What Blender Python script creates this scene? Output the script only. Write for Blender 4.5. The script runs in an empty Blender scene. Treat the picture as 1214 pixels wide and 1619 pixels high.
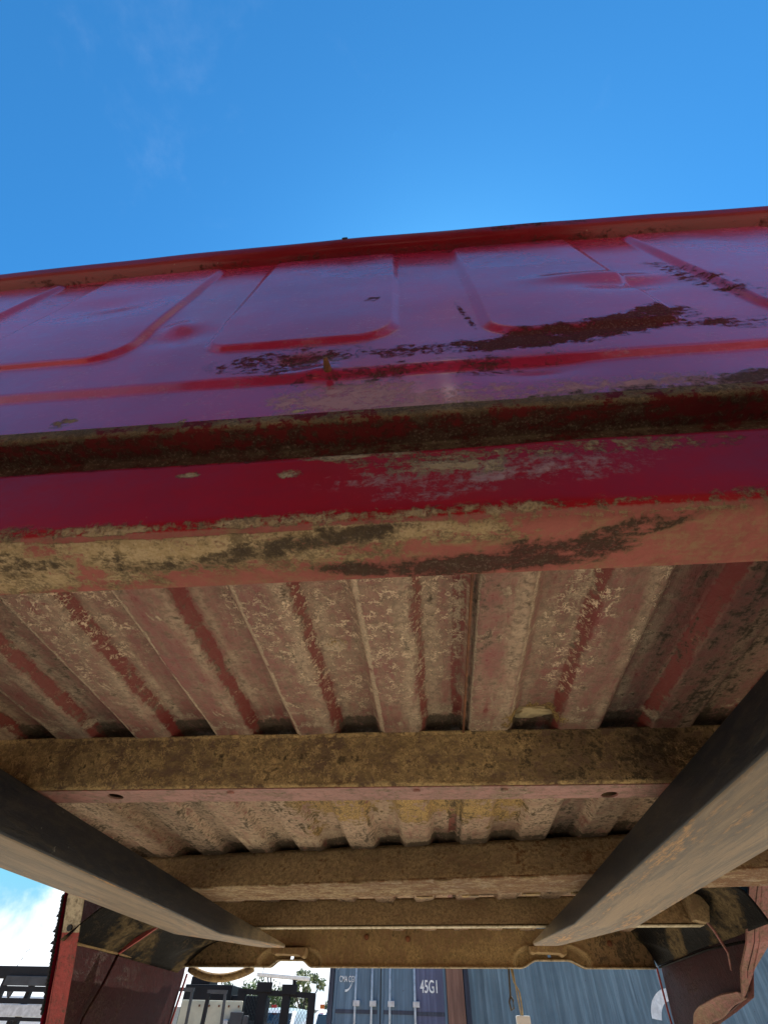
import bpy, bmesh, math, random
import numpy as np
from mathutils import Vector, Matrix, noise as mnoise
random.seed(7); rng = np.random.default_rng(7)
R_ = math.radians
S = bpy.context.scene
C = S.collection

# ------------------------------------------------------------------ camera
cd = bpy.data.cameras.new('camera'); cam = bpy.data.objects.new('camera', cd); C.objects.link(cam)
CM = Matrix(((0.9960438, 0.05437413, 0.07028662, 0), (0.08688038, -0.7620318, -0.64168476, 0),
             (0.01866959, 0.64525265, -0.76374109, 0), (0, 0, 0, 1)))
cam.matrix_world = CM
cd.sensor_fit = 'VERTICAL'; cd.sensor_height = 24; cd.lens = 24*713.69/1619
cd.clip_start = 0.01; cd.clip_end = 2000
S.camera = cam
GZ = -1.15                      # ground level, the camera is the origin

# ------------------------------------------------------------------ sky, sun, exposure
SUN_EL, SUN_AZ = 61, 12         # azimuth from +y towards +x
w = bpy.data.worlds.new('World'); S.world = w; w.use_nodes = True
wt = w.node_tree; wt.nodes.clear()
wo = wt.nodes.new('ShaderNodeOutputWorld'); bg = wt.nodes.new('ShaderNodeBackground')
sky = wt.nodes.new('ShaderNodeTexSky'); sky.sky_type = 'NISHITA'; sky.sun_disc = False
sky.sun_elevation = R_(SUN_EL); sky.sun_rotation = R_(SUN_AZ)
sky.air_density = 1.0; sky.dust_density = 0.3; sky.ozone_density = 3.0; sky.altitude = 200
hs = wt.nodes.new('ShaderNodeHueSaturation'); hs.inputs['Saturation'].default_value = 1.0
hs.inputs['Value'].default_value = 1.0
gm = wt.nodes.new('ShaderNodeGamma'); gm.inputs[1].default_value = 1.4
tn = wt.nodes.new('ShaderNodeMix'); tn.data_type = 'RGBA'; tn.blend_type = 'MULTIPLY'; tn.inputs[0].default_value = 1
tn.inputs[7].default_value = (.29, .80, .82, 1)
wt.links.new(sky.outputs[0], gm.inputs[0]); wt.links.new(gm.outputs[0], tn.inputs[6])
dk_ = wt.nodes.new('ShaderNodeMix'); dk_.data_type = 'RGBA'; dk_.blend_type = 'DARKEN'; dk_.inputs[0].default_value = 1
dk_.inputs[7].default_value = (2.6, 4.0, 5.4, 1)
wt.links.new(tn.outputs[2], dk_.inputs[6]); wt.links.new(dk_.outputs[2], hs.inputs['Color'])
bg.inputs[1].default_value = 0.089
# clouds: noise over the direction of view, thicker towards the horizon
tc = wt.nodes.new('ShaderNodeTexCoord'); mp = wt.nodes.new('ShaderNodeMapping')
mp.inputs['Scale'].default_value = (1.0, 1.0, 2.2)
n1 = wt.nodes.new('ShaderNodeTexNoise'); n1.inputs['Scale'].default_value = 2.6
n1.inputs['Detail'].default_value = 9; n1.inputs['Roughness'].default_value = .58
n1.inputs['Distortion'].default_value = .35
wt.links.new(tc.outputs['Generated'], mp.inputs[0]); wt.links.new(mp.outputs[0], n1.inputs[0])
sx = wt.nodes.new('ShaderNodeSeparateXYZ'); wt.links.new(tc.outputs['Generated'], sx.inputs[0])
def wmr(src, a, b, c, d, smooth=True):
    m = wt.nodes.new('ShaderNodeMapRange'); m.interpolation_type = 'SMOOTHSTEP' if smooth else 'LINEAR'
    m.inputs[1].default_value = a; m.inputs[2].default_value = b; m.inputs[3].default_value = c; m.inputs[4].default_value = d
    wt.links.new(src, m.inputs[0]); return m.outputs[0]
def wmath(op, a, b):
    m = wt.nodes.new('ShaderNodeMath'); m.operation = op
    for i, v in enumerate((a, b)):
        if isinstance(v, (int, float)): m.inputs[i].default_value = v
        else: wt.links.new(v, m.inputs[i])
    return m.outputs[0]
bank = wmath('MULTIPLY', wmr(sx.outputs['Z'], .02, .42, .34, 0.0), 1.0)
cov = wmath('MAXIMUM', wmr(wmath('ADD', n1.outputs[0], bank), .70, .82, 0, .92), wmr(sx.outputs['Z'], -.02, .14, .85, 0))
n2 = wt.nodes.new('ShaderNodeTexNoise'); n2.inputs['Scale'].default_value = 4.2
n2.inputs['Detail'].default_value = 7; n2.inputs['Roughness'].default_value = .62; n2.inputs['Distortion'].default_value = .25
wt.links.new(tc.outputs['Generated'], n2.inputs[0])
wisp = wmr(n2.outputs[0], .54, .9, 0, .10)
cmix = wt.nodes.new('ShaderNodeMix'); cmix.data_type = 'RGBA'
wt.links.new(wmath('MAXIMUM', cov, wisp), cmix.inputs[0])
wt.links.new(hs.outputs[0], cmix.inputs[6]); cmix.inputs[7].default_value = (8.2, 8.6, 9.0, 1)
wt.links.new(cmix.outputs[2], bg.inputs[0]); wt.links.new(bg.outputs[0], wo.inputs[0])
sd = bpy.data.lights.new('sun', 'SUN'); sun = bpy.data.objects.new('sun', sd); C.objects.link(sun)
sd.energy = 5.0; sd.angle = R_(.5); sd.color = (1, .95, .87)
sv = Vector((math.sin(R_(SUN_AZ))*math.cos(R_(SUN_EL)), math.cos(R_(SUN_AZ))*math.cos(R_(SUN_EL)), math.sin(R_(SUN_EL))))
sun.rotation_euler = (-sv).to_track_quat('-Z', 'Y').to_euler()
S.view_settings.view_transform = 'Standard'; S.view_settings.look = 'None'
S.view_settings.exposure = 1.05; S.view_settings.gamma = 1
S.render.engine = 'CYCLES'
S.cycles.max_bounces = 10; S.cycles.diffuse_bounces = 6

# ------------------------------------------------------------------ node helper
class NT:
    def __init__(s, name):
        s.m = bpy.data.materials.new(name); s.m.use_nodes = True
        s.t = s.m.node_tree; s.t.nodes.clear()
        s.out = s.n('OutputMaterial'); s.b = s.n('BsdfPrincipled'); s.l(s.b.outputs[0], s.out.inputs[0])
        s.co = s.n('TexCoord').outputs['Object']
    def n(s, k): return s.t.nodes.new('ShaderNode'+k)
    def l(s, a, b): s.t.links.new(a, b)
    def put(s, sock, v):
        if isinstance(v, (int, float)): sock.default_value = v
        elif isinstance(v, tuple): sock.default_value = (*v, 1) if len(v) == 3 and len(sock.default_value) == 4 else v
        else: s.l(v, sock)
    def noise(s, scale, detail=4, rough=.5, dist=0, vec=None, stretch=None, col=False):
        v = vec or s.co
        if stretch:
            m = s.n('Mapping'); s.l(v, m.inputs[0]); m.inputs['Scale'].default_value = stretch; v = m.outputs[0]
        x = s.n('TexNoise'); x.inputs['Scale'].default_value = scale; x.inputs['Detail'].default_value = detail
        x.inputs['Roughness'].default_value = rough; x.inputs['Distortion'].default_value = dist
        s.l(v, x.inputs[0]); return x.outputs[1 if col else 0]
    def vor(s, scale, feat='F1', vec=None, rnd=1):
        x = s.n('TexVoronoi'); x.feature = feat; x.inputs['Scale'].default_value = scale
        x.inputs['Randomness'].default_value = rnd
        s.l(vec or s.co, x.inputs[0]); return x.outputs['Distance']
    def math(s, op, a, b=0., c=0.):
        x = s.n('Math'); x.operation = op
        for i, v in enumerate((a, b, c)): s.put(x.inputs[i], v)
        return x.outputs[0]
    def mr(s, x, a, b, c=0., d=1., smooth=True):
        m = s.n('MapRange'); m.interpolation_type = 'SMOOTHSTEP' if smooth else 'LINEAR'
        s.put(m.inputs[0], x)
        for i, v in enumerate((a, b, c, d)): s.put(m.inputs[i+1], v)
        return m.outputs[0]
    def mix(s, f, a, b):
        m = s.n('Mix'); m.data_type = 'RGBA'; s.put(m.inputs[0], f); s.put(m.inputs[6], a); s.put(m.inputs[7], b)
        return m.outputs[2]
    def mul(s, a, b):
        m = s.n('Mix'); m.data_type = 'RGBA'; m.blend_type = 'MULTIPLY'; m.inputs[0].default_value = 1
        s.put(m.inputs[6], a); s.put(m.inputs[7], b); return m.outputs[2]
    def attr(s, name):
        a = s.n('Attribute'); a.attribute_name = name; return a.outputs['Fac']
    def vadd(s, a, b, k):
        x = s.n('VectorMath'); x.operation = 'MULTIPLY_ADD'; s.l(b, x.inputs[0]); x.inputs[1].default_value = (k, k, k); s.l(a, x.inputs[2])
        return x.outputs[0]
    def bump(s, h, strength=.5, dist=.002, prev=None):
        x = s.n('Bump'); x.inputs['Strength'].default_value = strength; x.inputs['Distance'].default_value = dist
        s.l(h, x.inputs['Height'])
        if prev: s.l(prev, x.inputs['Normal'])
        return x.outputs[0]
    def set(s, **k):
        for a, v in k.items(): s.put(s.b.inputs[a.replace('_', ' ')], v)
        return s.m

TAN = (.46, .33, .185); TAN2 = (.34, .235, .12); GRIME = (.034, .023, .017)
def paint(name, base, prim=(.36, .115, .09), rough=.28, coat=.5, spec=.05, grime=GRIME):
    """red paint over primer; vertex masks say where dust, grime, chalk and bare primer lie"""
    t = NT(name)
    nx = t.noise(420, 4, .7); nf = t.noise(150, 7, .72, .3); nm = t.noise(34, 7, .68, .5); nl = t.noise(4, 4, .55)
    st = t.noise(95, 7, .72, .3, stretch=(.22, 1, 1))
    comb = t.math('ADD', t.math('MULTIPLY', nf, .4), t.math('ADD', t.math('MULTIPLY', nm, .3), t.math('MULTIPLY', st, .3)))
    c0 = t.math('SUBTRACT', comb, .5)
    pa = t.attr('prim')
    b = t.mix(t.mr(nl, .35, .7), base, tuple(x*.75 for x in base))
    b = t.mix(t.mr(comb, .44, .56, .22, 0), b, tuple(x*.45+.004 for x in base))
    sc = t.mr(t.noise(300, 3, .6, .4, stretch=(.12, 1, 1)), .70, .76, 0, .35)
    b = t.mix(sc, b, tuple(min(1, x*1.3+.08) for x in base))
    p = t.mix(t.mr(nm, .35, .7), prim, tuple(x*.72 for x in prim))
    p = t.mix(t.mr(comb, .46, .60, 0, .62), p, tuple(x*.75 for x in TAN2))
    p = t.mix(t.mr(nx, .60, .72, 0, .35), p, (.10, .05, .035))
    b = t.mix(t.mr(t.math('ADD', pa, t.math('MULTIPLY', c0, 1.8)), .35, .65), b, p)
    def mask(a, lo, hi, amp): return t.math('MULTIPLY', t.mr(t.math('ADD', t.attr(a), t.math('MULTIPLY', c0, amp)), lo, hi), t.mr(t.attr(a), .04, .30))
    ch = t.math('MULTIPLY', mask('chalk', .15, 1.05, 7.), .6)
    b = t.mix(ch, b, (.42, .34, .31))
    du = mask('dust', .25, .75, 6.)
    dc = t.mix(t.mr(nf, .40, .60), TAN, TAN2)
    dc = t.mix(t.mr(t.math('ADD', t.math('MULTIPLY', nm, .6), t.math('MULTIPLY', nx, .4)), .48, .60, 0, .8), dc, (.115, .082, .048))
    b = t.mix(t.math('MULTIPLY', du, .95), b, dc)
    dk = mask('dark', .22, .88, 5.5)
    dkc = t.mix(t.mr(nx, .52, .66), grime, tuple(x*2.6+.02 for x in grime))
    b = t.mix(t.math('MULTIPLY', dk, .86), b, dkc)
    chip = t.mr(t.vor(55), .0, .10, 1, 0); chip = t.math('MULTIPLY', t.math('MULTIPLY', t.mr(chip, .25, .5), t.mr(nm, .56, .6)), .8)
    b = t.mix(chip, b, (.40, .31, .22))
    dirt = t.math('MAXIMUM', t.math('MAXIMUM', du, dk), t.math('MAXIMUM', t.math('MULTIPLY', pa, .75), t.math('MULTIPLY', ch, 1.2)))
    rr = t.mr(dirt, 0, 1, t.mr(comb, .42, .58, rough, rough+.16), .9)
    h = t.math('ADD', t.math('MULTIPLY', t.math('ADD', du, dk), .5), t.math('MULTIPLY', t.math('MULTIPLY', t.math('ADD', nf, nm), t.math('ADD', dirt, .018)), 1.3))
    return t.set(Base_Color=b, Roughness=rr, Normal=t.bump(h, .8, .0012), Coat_Weight=t.mr(dirt, 0, .8, coat, 0), Coat_Roughness=t.mr(comb, .42, .58, .13, .22), Coat_IOR=1.58,
                 Specular_IOR_Level=spec)

def under(name, base, dustamt=.5, worm=.5, tint=TAN, dark=(.06, .042, .026), wscale=125, yellow=(.50, .31, .11), spots=False, lay=(1, .16, 1), cleanc=None, spec=.3, cont=5.5):
    """primed steel caked with dried mud; lay = stretch of the streaks"""
    t = NT(name)
    nx = t.noise(330, 4, .7); nf = t.noise(130, 7, .72, .3); nm = t.noise(26, 7, .68, .6); nl = t.noise(4.5, 5, .6, .4)
    stre = t.noise(85, 8, .74, .3, stretch=lay)
    comb = t.math('ADD', t.math('MULTIPLY', nf, .34), t.math('ADD', t.math('MULTIPLY', nm, .26), t.math('MULTIPLY', stre, .4)))
    c0 = t.math('SUBTRACT', comb, .5)
    vecn = t.vadd(t.co, t.noise(40, 3, .6, 1.0, col=True), .035)
    vecn = t.vadd(vecn, t.noise(150, 2, .6, .5, col=True), .008)
    l1 = t.mr(t.vor(wscale, 'DISTANCE_TO_EDGE', vecn), .03, .12, 1, 0)
    l2 = t.mr(t.vor(wscale*.45, 'DISTANCE_TO_EDGE', vecn), .015, .06, 1, 0)
    brk = t.mr(t.noise(95, 4, .7), .47, .56)
    lines = t.math('MULTIPLY', t.math('MAXIMUM', l1, l2), brk)
    patch = t.mr(t.math('ADD', t.math('ADD', nm, t.math('MULTIPLY', t.math('SUBTRACT', nl, .5), .8)), t.math('MULTIPLY', t.attr('worm'), .40)), .52, .74)
    wm = t.math('MULTIPLY', t.math('MULTIPLY', lines, patch), worm)
    b = t.mix(t.mr(comb, .42, .60), base, tuple(x*.6 for x in base))
    clean = t.mr(t.math('ADD', t.attr('clean'), t.math('MULTIPLY', c0, -6.0)), .40, .85)
    if cleanc: b = t.mix(clean, b, cleanc)
    dsum = t.math('ADD', t.math('ADD', t.math('MULTIPLY', t.math('SUBTRACT', nl, .5), 1.0), t.math('MULTIPLY', c0, cont)), t.math('ADD', t.attr('dust'), dustamt))
    du = t.math('MULTIPLY', t.mr(dsum, .10, .95), t.mr(clean, 0, 1, 1, .2))
    dc = t.mix(t.mr(nf, .40, .62), tuple(x*.80 for x in tint), tuple(x*.40 for x in tint))
    b = t.mix(t.math('MULTIPLY', du, .86), b, dc)
    tn_ = t.mr(t.math('ADD', t.attr('tan'), t.math('MULTIPLY', c0, 5.)), .34, .75)
    b = t.mix(t.math('MULTIPLY', tn_, .9), b, t.mix(t.mr(nx, .45, .62), tint, tuple(x*.6 for x in tint)))
    b = t.mix(wm, b, tuple(min(1, x*1.25) for x in tint))
    ye = t.mr(t.math('ADD', t.attr('yellow'), t.math('MULTIPLY', c0, 4.5)), .45, .60)
    b = t.mix(ye, b, t.mix(t.mr(nx, .45, .58), yellow, tuple(x*.4 for x in yellow)))
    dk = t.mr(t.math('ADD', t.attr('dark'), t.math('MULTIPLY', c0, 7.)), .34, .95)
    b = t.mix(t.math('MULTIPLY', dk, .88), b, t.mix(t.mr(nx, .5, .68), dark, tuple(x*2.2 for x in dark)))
    sp = t.mr(t.noise(420 if not spots else 190, 4, .7), .64 if not spots else .585, .70 if not spots else .625, 0, .8)
    b = t.mix(sp, b, tuple(x*.28 for x in tint))
    h = t.math('ADD', t.math('MULTIPLY', t.math('ADD', nf, t.math('MULTIPLY', nm, 2.)), .8), t.math('ADD', t.math('MULTIPLY', wm, 1.3), t.math('MULTIPLY', t.math('ADD', t.math('ADD', du, tn_), ye), .5)))
    return t.set(Base_Color=b, Roughness=t.mr(du, 0, 1, .55, .95), Normal=t.bump(h, .9, .0018), Specular_IOR_Level=spec)

def plain(name, col, rough=.6, metal=0., var=.25, scale=8, spec=.5, stretch=None, bump=.15, bd=.004):
    t = NT(name); n = t.noise(scale, 6, .62, .2, stretch=stretch)
    b = t.mix(t.mr(n, .3, .7), tuple(x*(1-var) for x in col), tuple(min(1, x*(1+var*.6)) for x in col))
    return t.set(Base_Color=b, Roughness=rough, Metallic=metal, Specular_IOR_Level=spec, Normal=t.bump(n, bump, bd))

M = {}
M['red'] = paint('red paint', (.42, .011, .045), rough=.5, coat=1.0)
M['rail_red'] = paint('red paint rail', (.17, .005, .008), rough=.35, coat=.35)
M['sill'] = paint('red sill paint', (.32, .006, .010), prim=(.31, .098, .078), rough=.42, coat=.12)
M['lip_paint'] = paint('grimy lip paint', (.12, .012, .012), prim=(.13, .045, .03), rough=.6, coat=0, grime=(.060, .038, .025))
GOLD = (.50, .345, .165)
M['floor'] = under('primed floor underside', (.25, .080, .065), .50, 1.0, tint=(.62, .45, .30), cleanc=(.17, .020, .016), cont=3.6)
M['cross'] = under('mud caked cross sill', (.13, .075, .042), .66, .6, tint=(.60, .405, .18), lay=(.5, 1, 1), wscale=160, dark=(.035, .024, .014), cont=7.)
M['cross2'] = under('dusty rusty cross sill', (.20, .12, .065), .80, .1, tint=(.50, .36, .19), dark=(.11, .045, .016), spots=True, lay=(.4, 1, 1))
M['rear'] = under('dusty rear sill', (.22, .125, .06), .62, .45, tint=(.50, .345, .155), lay=(1, 1, .4))
M['pinkfl'] = under('pink primer flange', (.32, .135, .105), .30, .6, tint=(.56, .41, .27), lay=(.3, 1, 1))
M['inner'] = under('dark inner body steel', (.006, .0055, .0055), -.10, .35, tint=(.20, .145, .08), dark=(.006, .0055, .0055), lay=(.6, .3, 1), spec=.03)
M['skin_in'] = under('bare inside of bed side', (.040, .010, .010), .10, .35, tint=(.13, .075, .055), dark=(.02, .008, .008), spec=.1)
M['lip'] = under('wheel arch lip', (.36, .055, .048), .15, .2, tint=(.42, .30, .2))
M['lip_dusty'] = under('dusty pink wheel lip', (.24, .085, .075), .36, .2, tint=(.36, .25, .18))
M['lip_tan'] = under('dusty cream lip', (.50, .42, .28), .3, .2, tint=(.58, .48, .31))
M['rust'] = plain('rust', (.16, .055, .02), .9, var=.5, scale=60)
M['rubber'] = plain('black rubber', (.015, .015, .016), .75)
M['blackpaint'] = plain('black painted steel', (.007, .007, .010), .55, spec=.25, scale=5, var=.4)
M['darkgrey'] = plain('dark grey steel', (.035, .038, .045), .5, scale=6, var=.4)
M['galv'] = plain('galvanised steel', (.50, .52, .54), .42, .3, scale=14)
M['white'] = plain('white vehicle paint', (.75, .76, .78), .3, var=.05)
M['cream'] = plain('cream sheet steel', (.52, .48, .36), .6, var=.15, scale=4)
M['silver'] = plain('silver grey vehicle paint', (.45, .47, .50), .25, .3, var=.05)
M['glass'] = plain('dark vehicle glass', (.02, .025, .03), .05, var=.1, bump=0)
M['orange'] = plain('orange lens', (.85, .20, .03), .25, var=.1)
M['redlens'] = plain('red lens', (.6, .02, .02), .25, var=.1)
M['lampwhite'] = plain('pale lamp lens', (.85, .83, .78), .25, var=.15, scale=30)
M['reflector_clad'] = plain('rust red reflector cladding', (.42, .15, .10), .8, spec=.2)  # skin of the added building, tinted to warm the panel's reflections
M['leaf'] = plain('leaves', (.085, .13, .035), .6, var=.5, scale=1.2)
M['leaf2'] = plain('pale leaves', (.14, .17, .06), .6, var=.5, scale=1.2)
M['bark'] = plain('bark', (.09, .065, .045), .9, var=.4)
M['block'] = plain('grey wall', (.32, .31, .29), .85, scale=2)
M['wire'] = plain('tan dusty wire', (.36, .27, .14), .8, var=.4, scale=40)
M['darkwire'] = plain('dark wire', (.07, .055, .035), .8, var=.4, scale=40)
M['mudtan'] = plain('tan mud', (.45, .34, .18), .95, var=.35, scale=50, bump=.6)

def fork_mat():
    t = NT('scuffed black fork steel')
    sx_ = t.noise(8, 9, .70, .6, stretch=(3.2, .25, 3.2)); fine = t.noise(90, 9, .76, .3, stretch=(1.6, .3, 1.6))
    big = t.noise(2.2, 4, .55, .4)
    geo = t.n('NewGeometry'); sep = t.n('SeparateXYZ'); t.l(geo.outputs['Normal'], sep.inputs[0])
    down = t.mr(t.math('MULTIPLY', sep.outputs['Z'], -1.), .50, .80)
    blk = t.mix(t.mr(fine, .4, .7), (.009, .010, .014), (.028, .024, .020))
    blk = t.mix(t.mr(t.noise(70, 5, .7), .66, .72, 0, .45), blk, (.22, .20, .17))
    st_ = t.noise(32, 9, .76, .7, stretch=(2.6, .09, 2.6))
    worn = t.mix(t.mr(sx_, .38, .62), (.20, .130, .068), (.065, .045, .028))
    worn = t.mix(t.mr(st_, .50, .60, 0, .7), worn, (.06, .046, .034))
    worn = t.mix(t.mr(t.noise(45, 9, .78, .9, stretch=(2.2, .10, 2.2)), .56, .66, 0, .8), worn, (.31, .205, .105))
    worn = t.mix(t.mr(t.math('ADD', t.math('MULTIPLY', sx_, .6), t.math('MULTIPLY', fine, .4)), .52, .62, 0, .8), worn, (.46, .22, .05))
    worn = t.mix(t.mr(fine, .56, .70, 0, .75), worn, (.07, .055, .045))
    # the worn underside has an irregular, rubbed edge
    k = t.mr(t.math('ADD', t.math('MULTIPLY', down, .8), t.math('MULTIPLY', t.math('SUBTRACT', fine, .5), .8)), .40, .62)
    tipd = t.attr('dust')
    blk = t.mix(t.math('MULTIPLY', tipd, t.mr(fine, .3, .6, .4, 1)), blk, (.24, .18, .10))
    b = t.mix(k, blk, worn)
    return t.set(Base_Color=b, Roughness=t.mr(k, 0, 1, .42, .6), Specular_IOR_Level=t.mr(k, 0, 1, .22, .4), Metallic=t.mr(k, 0, 1, 0, .12), Normal=t.bump(t.math('ADD', fine, sx_), .35, .002))
M['fork'] = fork_mat()

def cont_mat(name, c1, c2, rustc=(.05, .02, .012)):
    t = NT(name)
    n = t.noise(1.1, 5, .6, .3); st = t.noise(7, 7, .7, .1, stretch=(1.6, 1.6, .09)); sp = t.noise(26, 6, .72, .3)
    b = t.mix(t.mr(n, .3, .7), c1, c2)
    b = t.mix(t.mr(st, .42, .7, 0, .65), b, tuple(min(1, x*1.75+.03) for x in c2))
    b = t.mix(t.mr(t.noise(9, 6, .7, .1, stretch=(2.2, 2.2, .07)), .58, .72, 0, .5), b, tuple(x*.4 for x in c1))
    b = t.mix(t.mr(t.math('ADD', sp, t.attr('rust')), .655, .69), b, rustc)
    return t.set(Base_Color=b, Roughness=.6, Normal=t.bump(t.math('ADD', st, sp), .25, .006))
M['cblue'] = cont_mat('weathered blue container side', (.062, .112, .155), (.095, .155, .20))
M['cdoor'] = cont_mat('blue container door', (.066, .115, .168), (.09, .15, .215))
M['cdoor2'] = cont_mat('purple blue container door panel', (.055, .062, .12), (.07, .085, .16))
M['cpost'] = cont_mat('rusty maroon corner post', (.10, .045, .03), (.15, .07, .045), (.03, .015, .01))
M['cdark'] = cont_mat('dark blue frame', (.018, .022, .04), (.03, .04, .07))
M['cwhite'] = plain('white stencil paint', (.72, .74, .76), .6, var=.2, scale=12)

def ground_mat():
    t = NT('caliche gravel'); n = t.noise(.35, 6, .6); f = t.noise(14, 8, .7); v = t.vor(28)
    b = t.mix(t.mr(n, .3, .7), (.50, .42, .31), (.40, .33, .24)); b = t.mix(t.mr(f, .45, .7, 0, .5), b, (.60, .52, .40))
    return t.set(Base_Color=b, Roughness=.95, Normal=t.bump(t.math('ADD', v, f), .6, .02))
M['ground'] = ground_mat()

# ------------------------------------------------------------------ object helpers
def tag(o, label=None, cat=None, group=None, kind=None):
    for k, v in (('label', label), ('category', cat), ('group', group), ('kind', kind)):
        if v: o[k] = v
    return o
def empty(name, loc=(0, 0, 0), rz=0):
    o = bpy.data.objects.new(name, None); C.objects.link(o); o.location = loc; o.rotation_euler = (0, 0, rz)
    o.empty_display_size = .1; return o
def link(name, me, mat, parent=None, smooth=False, solid=0):
    me.name = name
    if mat: me.materials.append(mat)
    o = bpy.data.objects.new(name, me); C.objects.link(o)
    if smooth: me.polygons.foreach_set('use_smooth', [True]*len(me.polygons))
    if parent:
        o.parent = parent
        o.matrix_parent_inverse = Matrix.Translation(parent.location).inverted() @ Matrix.Identity(4) if parent.rotation_euler.z == 0 else Matrix.Identity(4)
    if solid:
        md = o.modifiers.new('thickness', 'SOLIDIFY'); md.thickness = abs(solid); md.offset = 1 if solid > 0 else -1
    return o
def grid(name, P, mat, parent=None, attrs=None, solid=0, smooth=True, flip=False, drop=None, ragged=True):
    """P: (nu, nv, 3) array of points; attrs: name -> (nu, nv) mask"""
    nu, nv, _ = P.shape
    idx = np.arange(nu*nv).reshape(nu, nv)
    a, b, c, d = idx[:-1, :-1], idx[1:, :-1], idx[1:, 1:], idx[:-1, 1:]
    F = np.stack([a, b, c, d] if not flip else [a, d, c, b], -1).reshape(-1, 4)
    if drop is not None: F = F[~drop[:-1, :-1].reshape(-1)]
    me = bpy.data.meshes.new(name); me.from_pydata(P.reshape(-1, 3).tolist(), [], F.tolist())
    if attrs and ragged:
        rag = vnoise(P*np.array([.6, 1, 1]), 26, 7)*.55+vnoise(P*np.array([.7, 1, 1]), 70, 3)*.45
        attrs = {k: (v*(1+rag*.95) if k in ('dark', 'chalk', 'dust', 'yellow', 'worm') else v) for k, v in attrs.items()}
    for k, v in (attrs or {}).items():
        at = me.attributes.new(k, 'FLOAT', 'POINT'); at.data.foreach_set('value', np.clip(np.broadcast_to(v, (nu, nv)), 0, 1).astype(np.float32).reshape(-1))
    me.update()
    return link(name, me, mat, parent, smooth, solid)
class MB:
    def __init__(s): s.bm = bmesh.new()
    def box(s, x0, x1, y0, y1, z0, z1, bev=0):
        r = bmesh.ops.create_cube(s.bm, size=1)
        for v in r['verts']: v.co = Vector(((x0+x1)/2+v.co.x*(x1-x0), (y0+y1)/2+v.co.y*(y1-y0), (z0+z1)/2+v.co.z*(z1-z0)))
        if bev:
            es = list({e for v in r['verts'] for e in v.link_edges})
            bmesh.ops.bevel(s.bm, geom=es, offset=bev, segments=2, affect='EDGES', profile=.7)
        return s
    def bar(s, p0, p1, w, h=None, roll=0):
        p0, p1 = Vector(p0), Vector(p1); h = h or w; d = p1-p0
        q = d.to_track_quat('Z', 'Y')
        r = bmesh.ops.create_cube(s.bm, size=1)
        for v in r['verts']: v.co = (p0+p1)/2 + q @ Vector((v.co.x*w, v.co.y*h, v.co.z*d.length))
        return s
    def tube(s, pts, r, n=10, caps=True):
        pts = [Vector(p) for p in pts]; rings = []; up = Vector((0, 0, 1))
        for i, p in enumerate(pts):
            d = (pts[min(i+1, len(pts)-1)]-pts[max(i-1, 0)]).normalized()
            a = d.cross(up) if abs(d.z) < .95 else d.cross(Vector((1, 0, 0))); a.normalize(); b = d.cross(a)
            rr = r[i] if isinstance(r, (list, tuple)) else r
            rings.append([s.bm.verts.new(p+(a*math.cos(2*math.pi*k/n)+b*math.sin(2*math.pi*k/n))*rr) for k in range(n)])
        for A, B in zip(rings, rings[1:]):
            for k in range(n): s.bm.faces.new((A[k], A[(k+1) % n], B[(k+1) % n], B[k]))
        if caps:
            s.bm.faces.new(rings[0][::-1]); s.bm.faces.new(rings[-1])
        return s
    def prism(s, poly, ax, a, b):
        """poly in the two other axes, extruded along ax from a to b"""
        def mk(p, t): return {0: (t, p[0], p[1]), 1: (p[0], t, p[1]), 2: (p[0], p[1], t)}[ax]
        A = [s.bm.verts.new(mk(p, a)) for p in poly]; B = [s.bm.verts.new(mk(p, b)) for p in poly]
        n = len(poly)
        for i in range(n): s.bm.faces.new((A[i], A[(i+1) % n], B[(i+1) % n], B[i]))
        s.bm.faces.new(A[::-1]); s.bm.faces.new(B); return s
    def build(s, name, mat, parent=None, smooth=False, bevel=0):
        bmesh.ops.recalc_face_normals(s.bm, faces=s.bm.faces[:])
        me = bpy.data.meshes.new(name); s.bm.to_mesh(me); s.bm.free()
        o = link(name, me, mat, parent, smooth)
        if bevel:
            md = o.modifiers.new('edge', 'BEVEL'); md.width = bevel; md.segments = 2; md.limit_method = 'ANGLE'
        return o
def cut(o, cutters):
    """boolean the cutters out of o for good"""
    for cb in cutters:
        me = bpy.data.meshes.new('c'); bmesh.ops.recalc_face_normals(cb.bm, faces=cb.bm.faces[:]); cb.bm.to_mesh(me); cb.bm.free()
        k = bpy.data.objects.new('c', me); C.objects.link(k)
        md = o.modifiers.new('cut', 'BOOLEAN'); md.object = k; md.solver = 'EXACT'
        bpy.context.view_layer.update()
        new = bpy.data.meshes.new_from_object(o.evaluated_get(bpy.context.evaluated_depsgraph_get()))
        o.modifiers.clear(); o.data = new
        bpy.data.objects.remove(k)
def copy_tree(o, parent=None):
    c = o.copy(); C.objects.link(c); c.parent = parent
    for ch in list(o.children): copy_tree(ch, c)
    return c
def sm(x, a, b): t = np.clip((x-a)/(b-a), 0, 1); return t*t*(3-2*t)
def blob(u, v, L):
    r = np.zeros(np.broadcast(u, v).shape)
    for cu, cv, ru, rv, ang, amp in L:
        c, s = math.cos(R_(ang)), math.sin(R_(ang)); a = ((u-cu)*c+(v-cv)*s)/ru; b = (-(u-cu)*s+(v-cv)*c)/rv
        r = np.maximum(r, amp*np.clip(1.6-np.sqrt(a*a+b*b), 0, 1))
    return r
def vnoise(P, sc, off=0.):
    f = P.reshape(-1, 3); return np.array([mnoise.noise(Vector((p[0]*sc+off, p[1]*sc, p[2]*sc))) for p in f]).reshape(P.shape[:-1])
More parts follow.
